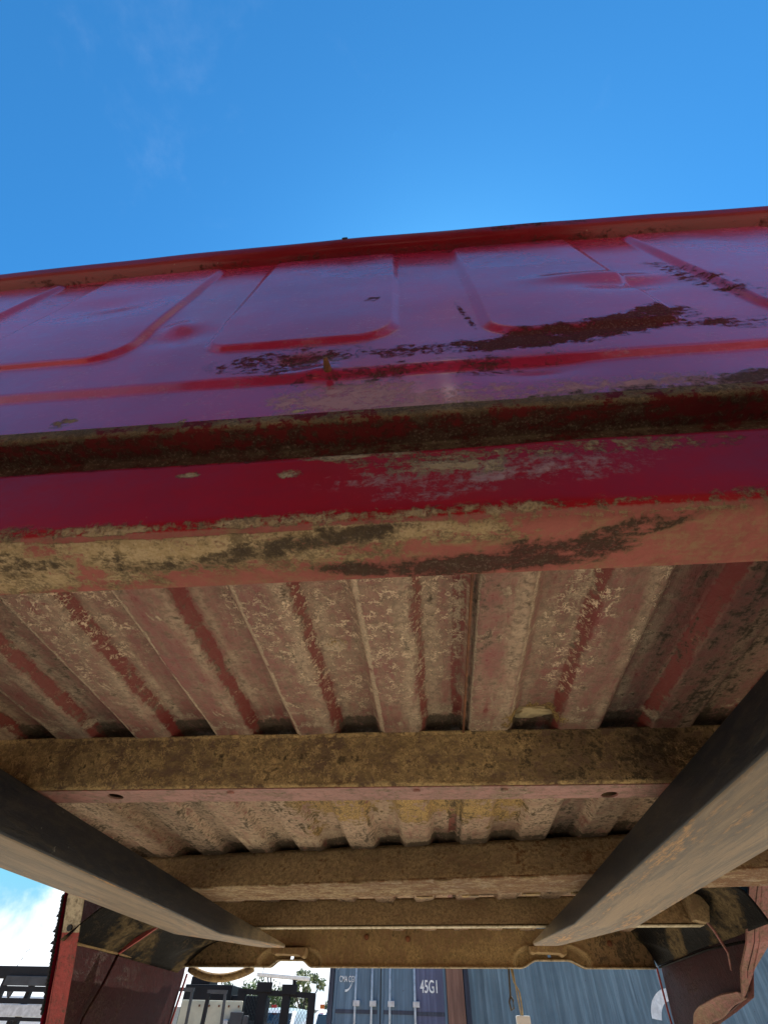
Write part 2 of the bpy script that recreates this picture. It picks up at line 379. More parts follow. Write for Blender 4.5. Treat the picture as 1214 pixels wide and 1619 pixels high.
def resample(poly, step):
    poly = np.array(poly, float); out = [poly[0]]
    for a, b in zip(poly, poly[1:]):
        n = max(1, int(np.ceil(np.linalg.norm(b-a)/step)))
        for i in range(1, n+1): out.append(a+(b-a)*i/n)
    return np.array(out)
def rounded(poly, it=2):
    p = np.array(poly, float)
    for _ in range(it):
        q = [p[0]]
        for a, b in zip(p, p[1:]): q += [a*.78+b*.22, a*.22+b*.78]
        q.append(p[-1]); p = np.array(q)
    return p
def sweep(name, xs, prof, mat, parent, attrs=None, post=None, solid=0, flip=False):
    """profile (y,z) swept along x; attrs get (X, Y, Z) grids"""
    xs = np.asarray(xs); P = np.zeros((len(xs), len(prof), 3))
    P[..., 0] = xs[:, None]; P[..., 1] = prof[None, :, 0]; P[..., 2] = prof[None, :, 1]
    if post: P = post(P)
    A = {k: f(P[..., 0], P[..., 1], P[..., 2]) for k, f in (attrs or {}).items()}
    return grid(name, P, mat, parent, A, solid, flip=flip)

# ------------------------------------------------------------------ ground
g = MB(); g.box(-400, 400, -400, 400, GZ-1, GZ); tag(g.build('ground', M['ground']), kind='structure')

# ================================================================== TRUCK BED
bed = empty('truck_bed', (-.11, 1.3, .23))
tag(bed, 'old red pickup truck bed seen from below, raised on the lift forks, dusty primer underside', 'truck bed')
XL, XR = -1.0, .78
def bow(x): return -.0605*(x+.04) - .1048*(x+.04)**2
# --- front panel with pressed panels
xs = np.arange(XL, XR+.001, .0025); zs = np.arange(.362, 1.046, .0026)
X, Z = np.meshgrid(xs, zs, indexing='ij')
H = np.zeros_like(X)
for (a, b, zb, cl, cr) in ((-.945, -.700, .55, .05, .05), (-.600, -.363, .548, .03, .055), (-.253, -.013, .552, .028, .05),
                           (.097, .309, .535, .045, .022), (.409, .64, .535, .05, .05)):
    cx = (a+b)/2; hw = (b-a)/2; cz = (zb+1.022)/2; hz = (1.022-zb)/2
    r = np.where(X < cx, cl, cr)*np.where(Z < cz, 1, .35)
    dx = np.abs(X-cx)-hw+r; dz = np.abs(Z-cz)-hz+r
    sd_ = np.sqrt(np.maximum(dx, 0)**2+np.maximum(dz, 0)**2)+np.minimum(np.maximum(dx, dz), 0)-r
    H = np.maximum(H, .0058*np.clip(.5-sd_/.0105, 0, 1))
H -= .0062*(1-np.clip((Z-.455)/.014, 0, 1))                       # the lower band steps back
H += .006*(1-sm(Z, .366, .378))
Y0 = .19
P = np.stack([X, np.full_like(X, Y0)-H, Z], -1)
und = vnoise(P*np.array([1, 0, 1]), 5)*.0016 + vnoise(P*np.array([1, 0, 1]), 15, 5)*.0004
P[..., 1] += und*sm(Z, .36, .42)*(1-sm(Z, .99, 1.03))
def dent(cx, cz, rx, rz, amt): P[..., 1] += amt*np.exp(-(((X-cx)/rx)**2+((Z-cz)/rz)**2))
dent(-.322, .648, .022, .03, -.007); dent(-.315, .620, .05, .03, .004)
dent(.275, .735, .07, .02, -.006); dent(.30, .70, .06, .03, .005); dent(.05, .60, .05, .08, .003)
dent(-.12, .50, .03, .02, .004); dent(-.095, .47, .02, .015, -.003); dent(-.5, .80, .08, .05, .004); dent(.13, .45, .05, .02, .003)
P[..., 2] = Z + (Z-.36)/.843*bow(X)
Zw = P[..., 2]
A = {
 'dark': blob(X, Zw, [(.060, .508, .085, .019, 2, .78), (.17, .517, .10, .022, 5, 1.1), (.25, .532, .065, .020, 16, 1.1), (.295, .556, .032, .020, 30, 1.0), (-.14, .505, .075, .030, 0, .60), (.0, .46, .15, .02, 0, .35), (.17, .997, .10, .012, -8, .62),
                      (.36, .515, .06, .016, -5, .55), (-.13, .520, .07, .022, 0, .52), (-.045, .702, .012, .010, 0, .55), (.079, .615, .004, .05, 8, .6),
                      (-.09, .512, .03, .014, 0, .55), (.40, .68, .02, .10, 10, .50), (-.66, 1.0, .10, .012, 0, .5), (.35, .395, .10, .014, 0, .62), (.2, .385, .1, .008, 0, .55)]),
 'chalk': np.maximum(blob(X, Zw, [(-.045, .408, .055, .034, 0, .85), (.05, .395, .10, .024, 0, .85), (-.11, .41, .03, .03, 20, .70), (.22, .392, .14, .018, 0, .85), (-.10, .500, .03, .012, 0, .5)]), .12),
 'dust': np.maximum(.62*(1-sm(Z, .366, .376)), blob(X, Zw, [(-.107, .390, .006, .004, 0, .95), (-.22, .386, .004, .004, 0, .9), (-.35, .40, .012, .01, 0, .42), (.12, .375, .10, .012, 0, .5)])),
 'prim': .5*(1-sm(Z, .366, .380)),
}
grid('front_panel', P, M['red'], bed, A, solid=-.0015)
# --- rolled top rail
rp = rounded([(.191, 1.032), (.176, 1.036), (.166, 1.046), (.160, 1.062), (.164, 1.080), (.176, 1.088), (.215, 1.090), (.235, 1.080), (.237, 1.05)], 2)
def bowz(Pp):
    Pp[..., 1] += vnoise(Pp*np.array([1, 0, 0]), 6)*.0012; Pp[..., 2] += vnoise(Pp*np.array([1, 0, 0]), 9, 3)*.0006
    Pp[..., 2] += (Pp[..., 2]-.36)/.843*bow(Pp[..., 0]); return Pp
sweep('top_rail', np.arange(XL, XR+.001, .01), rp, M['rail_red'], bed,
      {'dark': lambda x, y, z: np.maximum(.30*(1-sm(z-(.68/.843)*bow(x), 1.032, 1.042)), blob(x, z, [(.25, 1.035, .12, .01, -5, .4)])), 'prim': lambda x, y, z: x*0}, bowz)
h_ = MB(); h_.tube([(-.115, .163, 1.072), (-.115, .159, 1.072)], [.006, .006]); h_.build('drain_plug', M['rubber'], bed)
# --- lip under the front panel
lp = rounded([(.1890, .370), (.1888, .361), (.1905, .356), (.200, .3545), (.218, .354), (.2185, .351), (.2185, .320)], 1)
lp = resample(lp, .003)
sweep('panel_lip', np.arange(XL, XR+.001, .006), lp, M['lip_paint'], bed,
      {'dust': lambda x, y, z: np.maximum(.62*(1-sm(y, .190, .197)), .60*np.exp(-((y-.2175)/.0015)**2)*sm(x, -.35, 0)),
       'dark': lambda x, y, z: .50+.3*sm(y, .207, .2185)+.06*np.sin(x*17), 'prim': lambda x, y, z: .35+0*x})
# --- front sill
fp = [(.2186, .335), (.214, .3275), (.2065, .3235), (.2035, .3195), (.2025, .312), (.2025, .250), (.203, .243), (.2055, .236), (.210, .2315), (.217, .230),
      (.2585, .230), (.2605, .2315), (.261, .236), (.261, .275)]
fp = resample(rounded(fp, 1), .0025)
def sillpost(Pp):
    n = vnoise(Pp*np.array([.5, 2, 2]), 20)*.0008 + vnoise(Pp*np.array([1, 1, 1]), 7)*.0022
    Pp[..., 1] += n; Pp[..., 2] += n*.7; return Pp
sweep('front_sill', np.arange(XL, XR+.001, .005), fp, M['sill'], bed, {
 'prim': lambda x, y, z: np.maximum(1-sm(z, .2325, .243), .8*sm(z, .318, .326)),
 'dust': lambda x, y, z: np.maximum.reduce([
     .60*np.exp(-((z-.240)/.006)**2)*(y < .207)*(.65+.35*(x < .1)),
     (z < .234)*blob(x, y, [(-.34, .226, .14, .030, 0, 1.0), (-.20, .218, .14, .020, 3, 1.0), (-.06, .209, .12, .010, 3, .95), (.05, .206, .12, .003, 0, .6), (.16, .206, .05, .004, 0, .62)]),
     (z > .24)*blob(x, z, [(-.186, .303, .008, .004, 0, .8), (-.101, .297, .010, .005, 0, .85), (.02, .298, .06, .016, 0, .5), (.15, .306, .12, .010, 0, .42), (-.045, .318, .05, .006, 0, .72), (.0, .31, .06, .006, 0, .5)])]),
 'dark': lambda x, y, z: np.maximum.reduce([
     .62*sm(z, .308, .330)*(y > .19),
     (z < .234)*blob(x, y, [(-.30, .226, .07, .012, 0, .50), (-.20, .234, .05, .008, 0, .45), (-.12, .226, .06, .008, -12, .72), (-.055, .216, .05, .006, -8, .70), (-.02, .251, .05, .007, 8, .80), (.035, .247, .05, .009, 0, .9), (.095, .240, .045, .013, -6, 1.0), (.065, .246, .055, .009, 0, .95), (.12, .228, .05, .006, -25, .62), (.155, .220, .04, .006, -20, .42)])]),
 'chalk': lambda x, y, z: (z > .25)*blob(x, z, [(.05, .285, .10, .02, 0, .5), (.0, .262, .03, .01, 0, .4)]),
}, sillpost)
# --- corrugated floor, seen from below
PIT = .1255; X0 = -.316                     # left edge of a low flat
def corr(x):
    t = np.mod(x-X0, PIT); lo = .298; hi = .3135
    z = np.where(t < .053, lo, np.where(t < .067, lo+(hi-lo)*(t-.053)/.014, np.where(t < .1135, hi, hi-(hi-lo)*(t-.1135)/.012)))
    sl = ((t > .051) & (t < .069)) | (t > .1120)
    ed = np.exp(-((t-.001)/.0025)**2)+np.exp(-((t-PIT)/.0025)**2)
    return z, sl.astype(float), ed
xs = np.arange(XL+.02, XR-.018, .0035); ys = np.concatenate([np.arange(.255, 1.30, .01), np.arange(1.30, 2.42, .03)])
X, Y = np.meshgrid(xs, ys, indexing='ij')
Zf, sl, ed = corr(X)
P = np.stack([X, Y, Zf], -1)
nz = vnoise(P, 30)*.0007+vnoise(P, 7)*.0015
dm = sm(Y, 1.05, 1.22)*np.exp(-((X+.05)/.28)**2)
Zf = Zf+nz + dm*(vnoise(P, 10, 3)*.007 - .004*np.abs(np.sin(X*30))) - sm(Y, .645, .665)*(1-sm(Y, .68, .70))*.0012
dimples = [(-.42, .371), (-.486, .514), (-.412, .473), (-.414, .518), (-.153, .382), (-.16, .36), (-.115, .462), (-.016, .374), (-.032, .509), (.208, .609), (.166, .357), (-.161, .599), (-.29, .38), (-.29, .60), (.09, .36), (.09, .58), (.215, .40), (.34, .36)]
Dm = np.zeros_like(X)
for dx_, dy_ in dimples:
    r = np.sqrt((X-dx_)**2+(Y-dy_)**2); Zf -= .0016*(1-sm(r, .006, .011)); Dm = np.maximum(Dm, 1-sm(r, .008, .012))
# overlapping seam of the two floor sheets
Zf = Zf - .0035*np.exp(-((X-.0515)/.0022)**2) + .003*((X > .053) & (X < .058))
P[..., 2] = Zf
edgeR = np.exp(-((np.mod(X-X0, PIT)-.051)/.002)**2)
tt_ = np.mod(X-X0, PIT); LFT = X < .06
clean_ = np.where(LFT, np.exp(-((tt_-.060)/.0062)**4), np.exp(-((tt_-.1190)/.0066)**4))*np.where(Y > .74, .35, 1.)
td_ = np.minimum(tt_, PIT-tt_)
tan_ = np.where(LFT, np.exp(-((td_)/.0042)**4), .75*np.exp(-((tt_-.0560)/.0035)**2))*np.where(Y > .74, .5, 1.)
A = {'clean': np.maximum(clean_, .8*(np.abs(X-.042) < .008)), 'tan': np.maximum.reduce([.95*tan_, .9*Dm*(.5+.5*np.sin(X*900)*np.sin(Y*900)), .55*sm(Y, .61, .645)*(1-sm(Y, .650, .658)), .75*sm(Y, 1.16+.0, 1.20)*(1-sm(Y, 1.24, 1.27))*(np.abs(X+.02) < .45), blob(X, Y, [(-.105, .468, .02, .014, 20, .8), (.165, .37, .012, .05, 0, .5), (.04, .42, .006, .12, 0, .5), (-.012, .42, .006, .14, 0, .5)])]),
     'dust': np.maximum.reduce([.35*np.exp(-((tt_-.045)/.01)**2), .3*np.exp(-((tt_-.075)/.008)**2), blob(X, Y, [(.0, .40, .012, .12, 0, .4)]), .40*sm(Y, .7, .8)]),
     'worm': blob(X, Y, [(-.02, .42, .06, .12, 0, .9), (-.15, .40, .05, .06, 0, .8), (.17, .45, .03, .12, 0, .9), (.245, .42, .015, .12, 0, .8), (-.40, .40, .06, .1, 0, .6), (-.12, .55, .05, .08, 0, .5)]),
     'yellow': blob(X, Y, [(-.18, .98, .10, .12, 0, .66), (.02, 1.0, .14, .09, 0, .68), (.14, 1.02, .04, .12, 0, .7), (-.10, .465, .015, .012, 0, .6), (.145, .645, .04, .02, 0, .75), (-.25, 1.15, .03, .05, 0, .5)]),
     'dark': np.maximum.reduce([blob(X, Y, [(.07, .40, .012, .10, 0, .42), (.36, .42, .045, .3, 0, .62), (.29, .45, .02, .25, 0, .30), (-.47, .46, .03, .2, 0, .25), (.12, 1.0, .2, .18, 0, .33), (-.28, 1.02, .10, .12, 0, .42), (-.20, 1.15, .2, .04, 0, .4)]), (.34+.1*np.sin(X*31))*sm(Y, .74, .80), 2.0*((Y > .655) & (Y < .76) & (Zf > .306)), 1.3*sm(Y+.155*(X+.11), 1.212, 1.236)*(Y < 1.4), .6*((X > .0525) & (X < .0575))])}  # includes gap shade over the first and second cross sills, painted as dark bands
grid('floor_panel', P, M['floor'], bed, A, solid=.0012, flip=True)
fs = MB(); fs.box(.0498, .0522, .262, .67, .2935, .2985); fs.build('floor_seam', M['rust'], bed)
# mud lump stuck in the corrugation over the first cross sill
def lump(name, cx, cy, cz, rx, ry, rz, mat, parent, seed):
    bm = bmesh.new(); bmesh.ops.create_icosphere(bm, subdivisions=4, radius=1)
    for v in bm.verts:
        n = mnoise.noise(v.co*2.2+Vector((seed, 0, 0)))*.45+mnoise.noise(v.co*6+Vector((0, seed, 0)))*.2
        v.co = Vector((cx+v.co.x*rx*(1+n), cy+v.co.y*ry*(1+n), cz+v.co.z*rz*(1+n)))
    me = bpy.data.meshes.new(name); bm.to_mesh(me); bm.free(); return link(name, me, mat, parent, True)
lump('mud_clod', .143, .648, .3125, .036, .014, .005, M['mudtan'], bed, 3)
# --- first cross sill (hat section) with its pink flange
c1 = resample(rounded([(.690, .2980), (.668, .2974), (.6715, .2935), (.676, .270), (.6835, .240), (.686, .2325), (.689, .2312)], 1), .003)
def c1post(Pp):
    n = vnoise(Pp, 28)*.0016+vnoise(Pp, 9, 2)*.0022; Pp[..., 1] += n*(Pp[..., 2] < .299)*(Pp[..., 2] > .236); return Pp
sweep('cross_sill', np.arange(-.93, .73, .005), c1, M['cross'], bed, {
  'tan': lambda x, y, z: np.maximum(.66*sm(z, .2885, .293)*(1-sm(x, .1, .4)*.6), .7*(1-sm(z, .2325, .2375))),
  'worm': lambda x, y, z: np.where(x < -.1, .8, .35)*np.ones_like(z),
  'dark': lambda x, y, z: np.maximum(.50*sm(x, -.10, .22)*(z > .236)*(z < .297)+.10*(z > .236)*(z < .297), blob(x, z, [(-.30, .262, .03, .010, 0, .5), (-.17, .268, .08, .006, -5, .42), (.25, .265, .2, .03, 0, .42)])*(z > .236))},
  c1post)
b_ = MB(); b_.box(-.93, .73, .6885, .737, .230, .2325); cs1u = b_.build('sill_flange', M['pinkfl'], bed)
q1 = MB(); q1.tube([(-.463, .712, .20), (-.463, .712, .26)], .0115, 20)
q2 = MB(); q2.tube([(.245, .725, .20), (.245, .725, .26)], .0115, 20)
cut(cs1u, [q1, q2])
b_ = MB(); b_.box(-.93, .73, .7365, .739, .2305, .30); b_.build('sill_web', M['cross'], bed)
for x_ in (-.60, -.285, -.02, .10, .40, .62):
    b_ = MB(); b_.tube([(x_, .700, .2325), (x_, .700, .2285), (x_, .700, .2272)], [.0052, .0052, .0030], 10); b_.build('rivet', M['pinkfl'], bed, True)
# --- second cross sill, slightly askew, third cross sill
def skew(k, x0):
    def f(Pp): Pp[..., 1] += k*(Pp[..., 0]-x0); n = vnoise(Pp, 20)*.0016; Pp[..., 1] += n; Pp[..., 2] += n*.5; return Pp
    return f
c2 = resample(rounded([(1.262, .3005), (1.256, .2965), (1.25, .292), (1.226, .2345), (1.224, .231), (1.2235, .2285), (1.228, .227), (1.30, .2285), (1.379, .2285), (1.383, .230), (1.384, .26), (1.384, .30)], 1), .006)
sweep('cross_sill', np.arange(-.79, .73, .01), c2, M['cross2'], bed, {
  'dark': lambda x, y, z: .25*sm(x, -.2, .35)+.15+.5*(z < .231), 'dust': lambda x, y, z: np.maximum(.5*np.exp(-((z-.2335)/.0015)**2), 0*z+.0)}, skew(-.155, -.11))
c3 = resample(rounded([(1.862, .3045), (1.852, .3005), (1.849, .295), (1.828, .242), (1.826, .237)], 1), .006)
sweep('cross_sill', np.arange(-.84, .73, .01), c3, M['cross2'], bed, {'dark': lambda x, y, z: .05+0*x, 'dust': lambda x, y, z: .05+0*x}, skew(-.09, -.16))
def skewbox(x0, x1, y0, y1, z0, z1, k, xr, name, mat):
    b = MB(); b.prism([(x0, y0+k*(x0-xr)), (x1, y0+k*(x1-xr)), (x1, y1+k*(x1-xr)), (x0, y1+k*(x0-xr))], 2, z0, z1); return b.build(name, mat, bed, bevel=.001)
skewbox(-.84, .73, 1.8255, 1.856, .2315, .2345, -.09, -.16, 'sill_flange', M['lip_tan'])
skewbox(-.84, .73, 1.857, 1.860, .2345, .30, -.09, -.16, 'sill_web', M['rear'])
# small clips in the gap between the second and third sill
for x_ in (.06, .20, .31, -.05):
    b = MB(); b.box(x_, x_+.04, 1.43-.155*(x_+.11), 1.45-.155*(x_+.11), .235, .31); b.build('spacer_clip', M['cross'], bed)
for k in range(8):
    b_ = MB(); x_ = -.70+k*.178+random.uniform(-.01, .01); y_ = 1.245-.155*(x_+.11)
    b_.tube([(x_-.018, y_-.021, .2268), (x_-.006, y_-.022, .2262), (x_+.008, y_-.022, .2264), (x_+.02, y_-.021, .2269)], [.0012, .0026, .0024, .0012], 6); b_.build('weld_bead', M['cross2'], bed, True)
# --- rear sill with the two pressed pockets where the frame rails used to pass
xs = np.arange(-.985, .775, .006); vs = np.linspace(0, 1, 34)
X, V = np.meshgrid(xs, vs, indexing='ij')
def zbot(x): return .186+.013*(x+.73)/1.5
def pocket(x, c, w): return 1-sm(np.abs(x-c), w*.55, w)
nb = .018*(1-sm(np.abs(X+.567), .045, .082)) + .020*(1-sm(np.abs(X-.41), .055, .12))
zb = zbot(X)+nb
Zr = zb+(.302-zb)*V
Yr = np.full_like(X, 2.38)
for c, wd, ht in ((-.572, .128, .058), (.408, .142, .066)):
    r = np.sqrt((np.abs(X-c)/wd)**2.6+((Zr-zbot(X))/ht)**2.6+1e-9)
    Yr += .032*(1-sm(r, .82, 1.0)) - .004*np.exp(-((r-1.02)/.06)**2)
far = 1-sm(np.abs(X+.08), .38, .44)
Yr -= .012*np.exp(-((Zr-zb)/.006)**2)*1.0
P = np.stack([X, Yr, Zr], -1); P[..., 1] += vnoise(P, 18)*.0025
drop = (np.abs(X+.572) < .0065) & (np.abs(Zr-.214) < .0075) | (np.abs(X-.405) < .0045) & (np.abs(Zr-.2305) < .005)
A = {'dark': np.maximum(.62*sm(X, .50, .60), .50*(1-sm(X, -.80, -.70)))+blob(X, Zr, [(-.20, .29, .2, .02, 0, .3)]),
     'dust': np.maximum(.55*np.exp(-((Zr-zb)/.004)**2)*(X < .5), blob(X, Zr, [(.18, .23, .10, .03, 0, .5), (-.1, .225, .03, .03, 0, .3)])),
     'worm': blob(X, Zr, [(.2, .23, .1, .04, 0, .9)])}
grid('rear_sill', P, M['rear'], bed, A, solid=-.002, drop=drop)
b_ = MB(); b_.tube([(-.986+i*.01, 2.369 , float(zbot(-.986+i*.01)+.018*(1-sm(abs(-.986+i*.01+.567), .045, .082))+.020*(1-sm(abs(-.986+i*.01-.41), .055, .12)))-.001) for i in range(176)], .0028, 6)
b_.build('hem', M['lip_tan'], bed, True)
for cx, zz in ((-.572, .232), (.398, .246)):
    b_ = MB(); b_.prism([(cx-.070, zz+.004), (cx-.064, zz-.012), (cx-.052, zz-.016), (cx-.044, zz-.013), (cx+.040, zz-.015), (cx+.052, zz-.022), (cx+.062, zz-.017), (cx+.068, zz+.006)], 1, 2.34, 2.40)
    b_.build('mounting_bracket', M['rear'], bed, bevel=.002)
for x_, z_ in ((-.28, .272), (-.12, .268), (.63, .262)):
    b_ = MB(); b_.tube([(x_, 2.384, z_), (x_, 2.372, z_), (x_, 2.368, z_)], [.009, .009, .005], 10); b_.build('bolt', M['rust'], bed, True)
# tail deck behind the rear sill
b_ = MB(); b_.box(XL+.01, XR-.01, 2.384, 2.47, .296, .300); b_.build('tail_deck', M['rear'], bed)
# --- stud on the front panel
b_ = MB(); b_.tube([(-.0860, .196, .4690), (-.0860, .187, .4685), (-.0862, .180, .4680), (-.0864, .176, .4675)], [.0055, .0042, .0030, .0022], 10); b_.build('stud', M['rust'], bed, True)
# --- bed sides
def arc(cy, cz, r, a0, a1, n): return [(cy+r*math.cos(R_(a0+(a1-a0)*i/n)), cz+r*math.sin(R_(a0+(a1-a0)*i/n))) for i in range(n+1)]
left_poly = [(.19, -.02), (.70, -.02), (.715, .10)]+arc(1.12, .22, .42, 165, 18, 16)+[(1.53, .25), (1.61, .112), (1.66, .02), (1.69, -.08), (2.40, -.08), (2.43, .04), (2.47, .165), (2.475, .95), (.19, .95)]
right_poly = [(.19, -.02), (.66, -.02), (.68, .10)]+arc(1.05, .25, .40, 165, 15, 16)+[(1.446, .312), (1.56, .245), (1.647, .186), (1.739, .144), (1.797, .100), (1.93, .080), (2.10, .058), (2.25, .0), (2.33, -.03), (2.43, -.03), (2.424, .096), (2.396, .203), (2.40, .95), (.19, .95)]
def side(poly, x, sgn):
    """outer skin: inward face primer-dark, slightly bulged; built as a filled, subdivided sheet with thickness"""
    bm = bmesh.new(); vs = [bm.verts.new((x, p[0], p[1])) for p in poly]; f = bm.faces.new(vs); f.normal_update()
    bmesh.ops.triangulate(bm, faces=[f], ngon_method='EAR_CLIP')
    for it in range(5):
        es = [e for e in bm.edges if e.calc_length() > .05]
        if not es: break
        bmesh.ops.subdivide_edges(bm, edges=es, cuts=1, use_grid_fill=False)
        bmesh.ops.triangulate(bm, faces=[f for f in bm.faces if len(f.verts) > 3])
    for v in bm.verts:
        v.co.x += sgn*(.018*math.sin(max(0, min(1, (v.co.z+.08)/1.0))*math.pi)-.018*0) + mnoise.noise(v.co*6)*.003
    bmesh.ops.recalc_face_normals(bm, faces=bm.faces[:])
    me = bpy.data.meshes.new('bed_side'); bm.to_mesh(me); bm.free()
    o = link('bed_side', me, M['skin_in'], bed, True)
    me.materials.append(M['red'])
    md = o.modifiers.new('thickness', 'SOLIDIFY'); md.thickness = .002; md.offset = 0; return o
sL = side(left_poly, XL, -1); sR = side(right_poly, XR, 1)
def skin_outer(poly, x, name):
    # painted outside of the skin, 3 mm proud
    bm = bmesh.new(); vs = [bm.verts.new((x, p[0], p[1])) for p in poly]; f = bm.faces.new(vs); f.normal_update(); bmesh.ops.triangulate(bm, faces=[f], ngon_method='EAR_CLIP')
    me = bpy.data.meshes.new(name); bm.to_mesh(me); bm.free(); return link(name, me, M['red'], bed, False)
skin_outer(left_poly, XL-.026, 'outer_skin'); skin_outer(right_poly, XR+.026, 'outer_skin').data.materials[0] = M['lip_dusty']
def strip(name, pts, x0, x1, mat, parent, th=.003):
    """band following (y,z) points between x0 and x1"""
    b = MB()
    for (a, c) in zip(pts, pts[1:]):
        d = Vector((0, c[0]-a[0], c[1]-a[1])); n = Vector((0, -d.z, d.y)).normalized()*th
        q = [Vector((x0, a[0], a[1])), Vector((x1, a[0], a[1])), Vector((x1, c[0], c[1])), Vector((x0, c[0], c[1]))]
        A_ = [b.bm.verts.new(v) for v in q]; B_ = [b.bm.verts.new(v+n) for v in q]
        for i in range(4): b.bm.faces.new((A_[i], A_[(i+1) % 4], B_[(i+1) % 4], B_[i]))
        b.bm.faces.new(A_[::-1]); b.bm.faces.new(B_)
    return b.build(name, mat, parent)
lpL = [(1.505, .33), (1.53, .25), (1.57, .182)]
strip('wheel_lip', lpL, XL-.012, XL+.036, M['lip_tan'], bed)
strip('wheel_lip', [(1.57, .182), (1.61, .112), (1.66, .02), (1.69, -.08)], XL-.012, XL+.036, M['lip'], bed)
b_ = MB(); b_.tube([(XL+.010, 1.572, .194), (XL+.010, 1.560, .190)], [.007, .007], 12); b_.build('bolt', M['rubber'], bed)
b_ = MB()                                             # ragged undercoat along the outer edge of the lip
for i in range(30):
    t_ = i/29; y_ = 1.53+t_*.12; z_ = .25-t_*.21; w_ = random.random()**3*.009
    b_.prism([(XL-.0275-w_, z_-.003), (XL-.0245, z_-.005), (XL-.0245, z_+.005), (XL-.0275-w_*.5, z_+.003)], 1, y_-.004, y_+.004)
b_.build('undercoat_crumbs', M['rubber'], bed)
b_ = MB(); L_ = [(1.40, .36, .09), (1.446, .312, .085), (1.56, .245, .07), (1.647, .186, .055), (1.739, .144, .03), (1.797, .098, .004)]
va = [b_.bm.verts.new((XR-.004, p[0], p[1])) for p in L_]; vb = [b_.bm.verts.new((XR+p[2], p[0]-.004, p[1]+.004)) for p in L_]
va2 = [b_.bm.verts.new((XR-.004, p[0]+.005, p[1]+.004)) for p in L_]; vb2 = [b_.bm.verts.new((XR+p[2], p[0]+.001, p[1]+.008)) for p in L_]
for A_, B_ in ((va, vb), (vb2, va2), (vb, vb2), (va2, va)):
    for i in range(5): b_.bm.faces.new((A_[i], A_[i+1], B_[i+1], B_[i]))
b_.build('wheel_lip', M['lip_dusty'], bed)
b_ = MB(); b_.bar((XL, 2.472, .17), (XL, 2.432, .04), .006); b_.bar((XL, 2.432, .04), (XL, 2.40, -.08), .006); b_.build('rear_edge', M['lip'], bed)
b_ = MB(); b_.bar((XR, 2.398, .203), (XR, 2.424, .096), .005); b_.bar((XR, 2.424, .096), (XR, 2.432, -.03), .005); b_.build('rear_edge', M['lip'], bed)
# folded lower edge of the right skin
ts = np.linspace(0, 1, 40); cs = np.linspace(0, 1, 14); T_, K_ = np.meshgrid(ts, cs, indexing='ij')
yl = np.interp(T_, [0, .3, .65, 1], [1.80, 1.93, 2.10, 2.28]); zl_ = np.interp(T_, [0, .3, .65, 1], [.098, .080, .058, -.01])
rad = .004+.018*np.sin(np.pi*np.clip(T_*.9+.1, 0, 1)); an = K_*2.2
Pf = np.stack([XR+.004-rad*(1-np.cos(an)), yl+.02*K_, zl_+rad*1.3*(1-np.sin(an))*0+rad*1.2*np.sin(an)], -1); Pf[..., 0] += vnoise(Pf, 9)*.004; Pf[..., 2] += vnoise(Pf, 8, 3)*.004
grid('lower_fold', Pf, M['lip_dusty'], bed, {'tan': .8*sm(T_, .45, .9), 'dust': .4+0*T_}, solid=.002)
# sloped inner panels between skin and floor, with ribs
def slope(x0, z0, x1, z1, ya, yb, nm):
    us = np.linspace(0, 1, 26); vv = np.linspace(ya, yb, 90); U, Vv = np.meshgrid(us, vv, indexing='ij')
    Xg = x0+(x1-x0)*U; Zg = z0+(z1-z0)*U
    Pg = np.stack([Xg, Vv, Zg], -1); Pg[..., 2] += vnoise(Pg, 9)*.012*np.sin(U*math.pi)+.022*np.abs(np.sin(Vv*7.5-U*2.6))*np.sin(U*math.pi)
    return grid(nm, Pg, M['inner'], bed, {'dust': .95*np.clip(vnoise(np.stack([Pg[..., 0]*.3, Pg[..., 1]+Pg[..., 2]*1.5, Pg[..., 2]*.2], -1), 7)*2.6, 0, 1)}, solid=.002)
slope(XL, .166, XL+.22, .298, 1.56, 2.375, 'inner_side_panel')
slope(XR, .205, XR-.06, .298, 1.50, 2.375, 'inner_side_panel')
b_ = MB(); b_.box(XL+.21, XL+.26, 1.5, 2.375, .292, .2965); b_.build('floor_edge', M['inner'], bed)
b_ = MB(); b_.tube([(XL+.003, 1.60+.8*i/12, .166+.017*i/12+.001*math.sin(i)) for i in range(13)], .004, 6); b_.build('seam', M['rear'], bed, True)
b_ = MB(); b_.tube([(XR-.003, 1.66, .19), (XR-.003, 1.9, .20), (XR-.003, 2.36, .200)], .003, 6); b_.build('seam', M['inner'], bed, True)
b_ = MB(); b_.prism([(-.995, .168), (-.80, .288), (-.80, .30), (-.995, .30)], 1, 1.872, 1.880); b_.build('gusset', M['lip'], bed)
b_ = MB(); b_.tube([(XL+.004, 1.878, .170), (XL+.005, 1.845, .10), (XL+.004, 1.805, .035), (XL+.003, 1.79, -.06)], .0045, 6); b_.build('weld_seam', M['skin_in'], bed, True)
b_ = MB(); b_.tube([(.722, 1.722, .250), (.745, 1.735, .222), (.772, 1.765, .180), (.777, 1.80, .150)], [.003, .0035, .0035, .002], 8); b_.build('brace', M['lip_dusty'], bed, True)
b_ = MB(); b_.prism([(.722, .235), (.735, .235), (.765, .300), (.70, .300), (.70, .24)], 1, 1.716, 1.78); b_.build('sill_end_cap', M['cross2'], bed)
# wheel tubs
def tub(xa, xb, cy, cz, r, nm):
    b = MB(); pts = arc(cy, cz, r, 180, 0, 20); pts2 = arc(cy, cz, r-.004, 0, 180, 20)
    b.prism(pts+pts2, 0, xa, xb)
    return b.build(nm, M['inner'], bed)
tub(XL+.004, XL+.20, 1.12, .305, .44, 'wheel_tub'); tub(XR-.13, XR-.004, 1.05, .305, .41, 'wheel_tub')
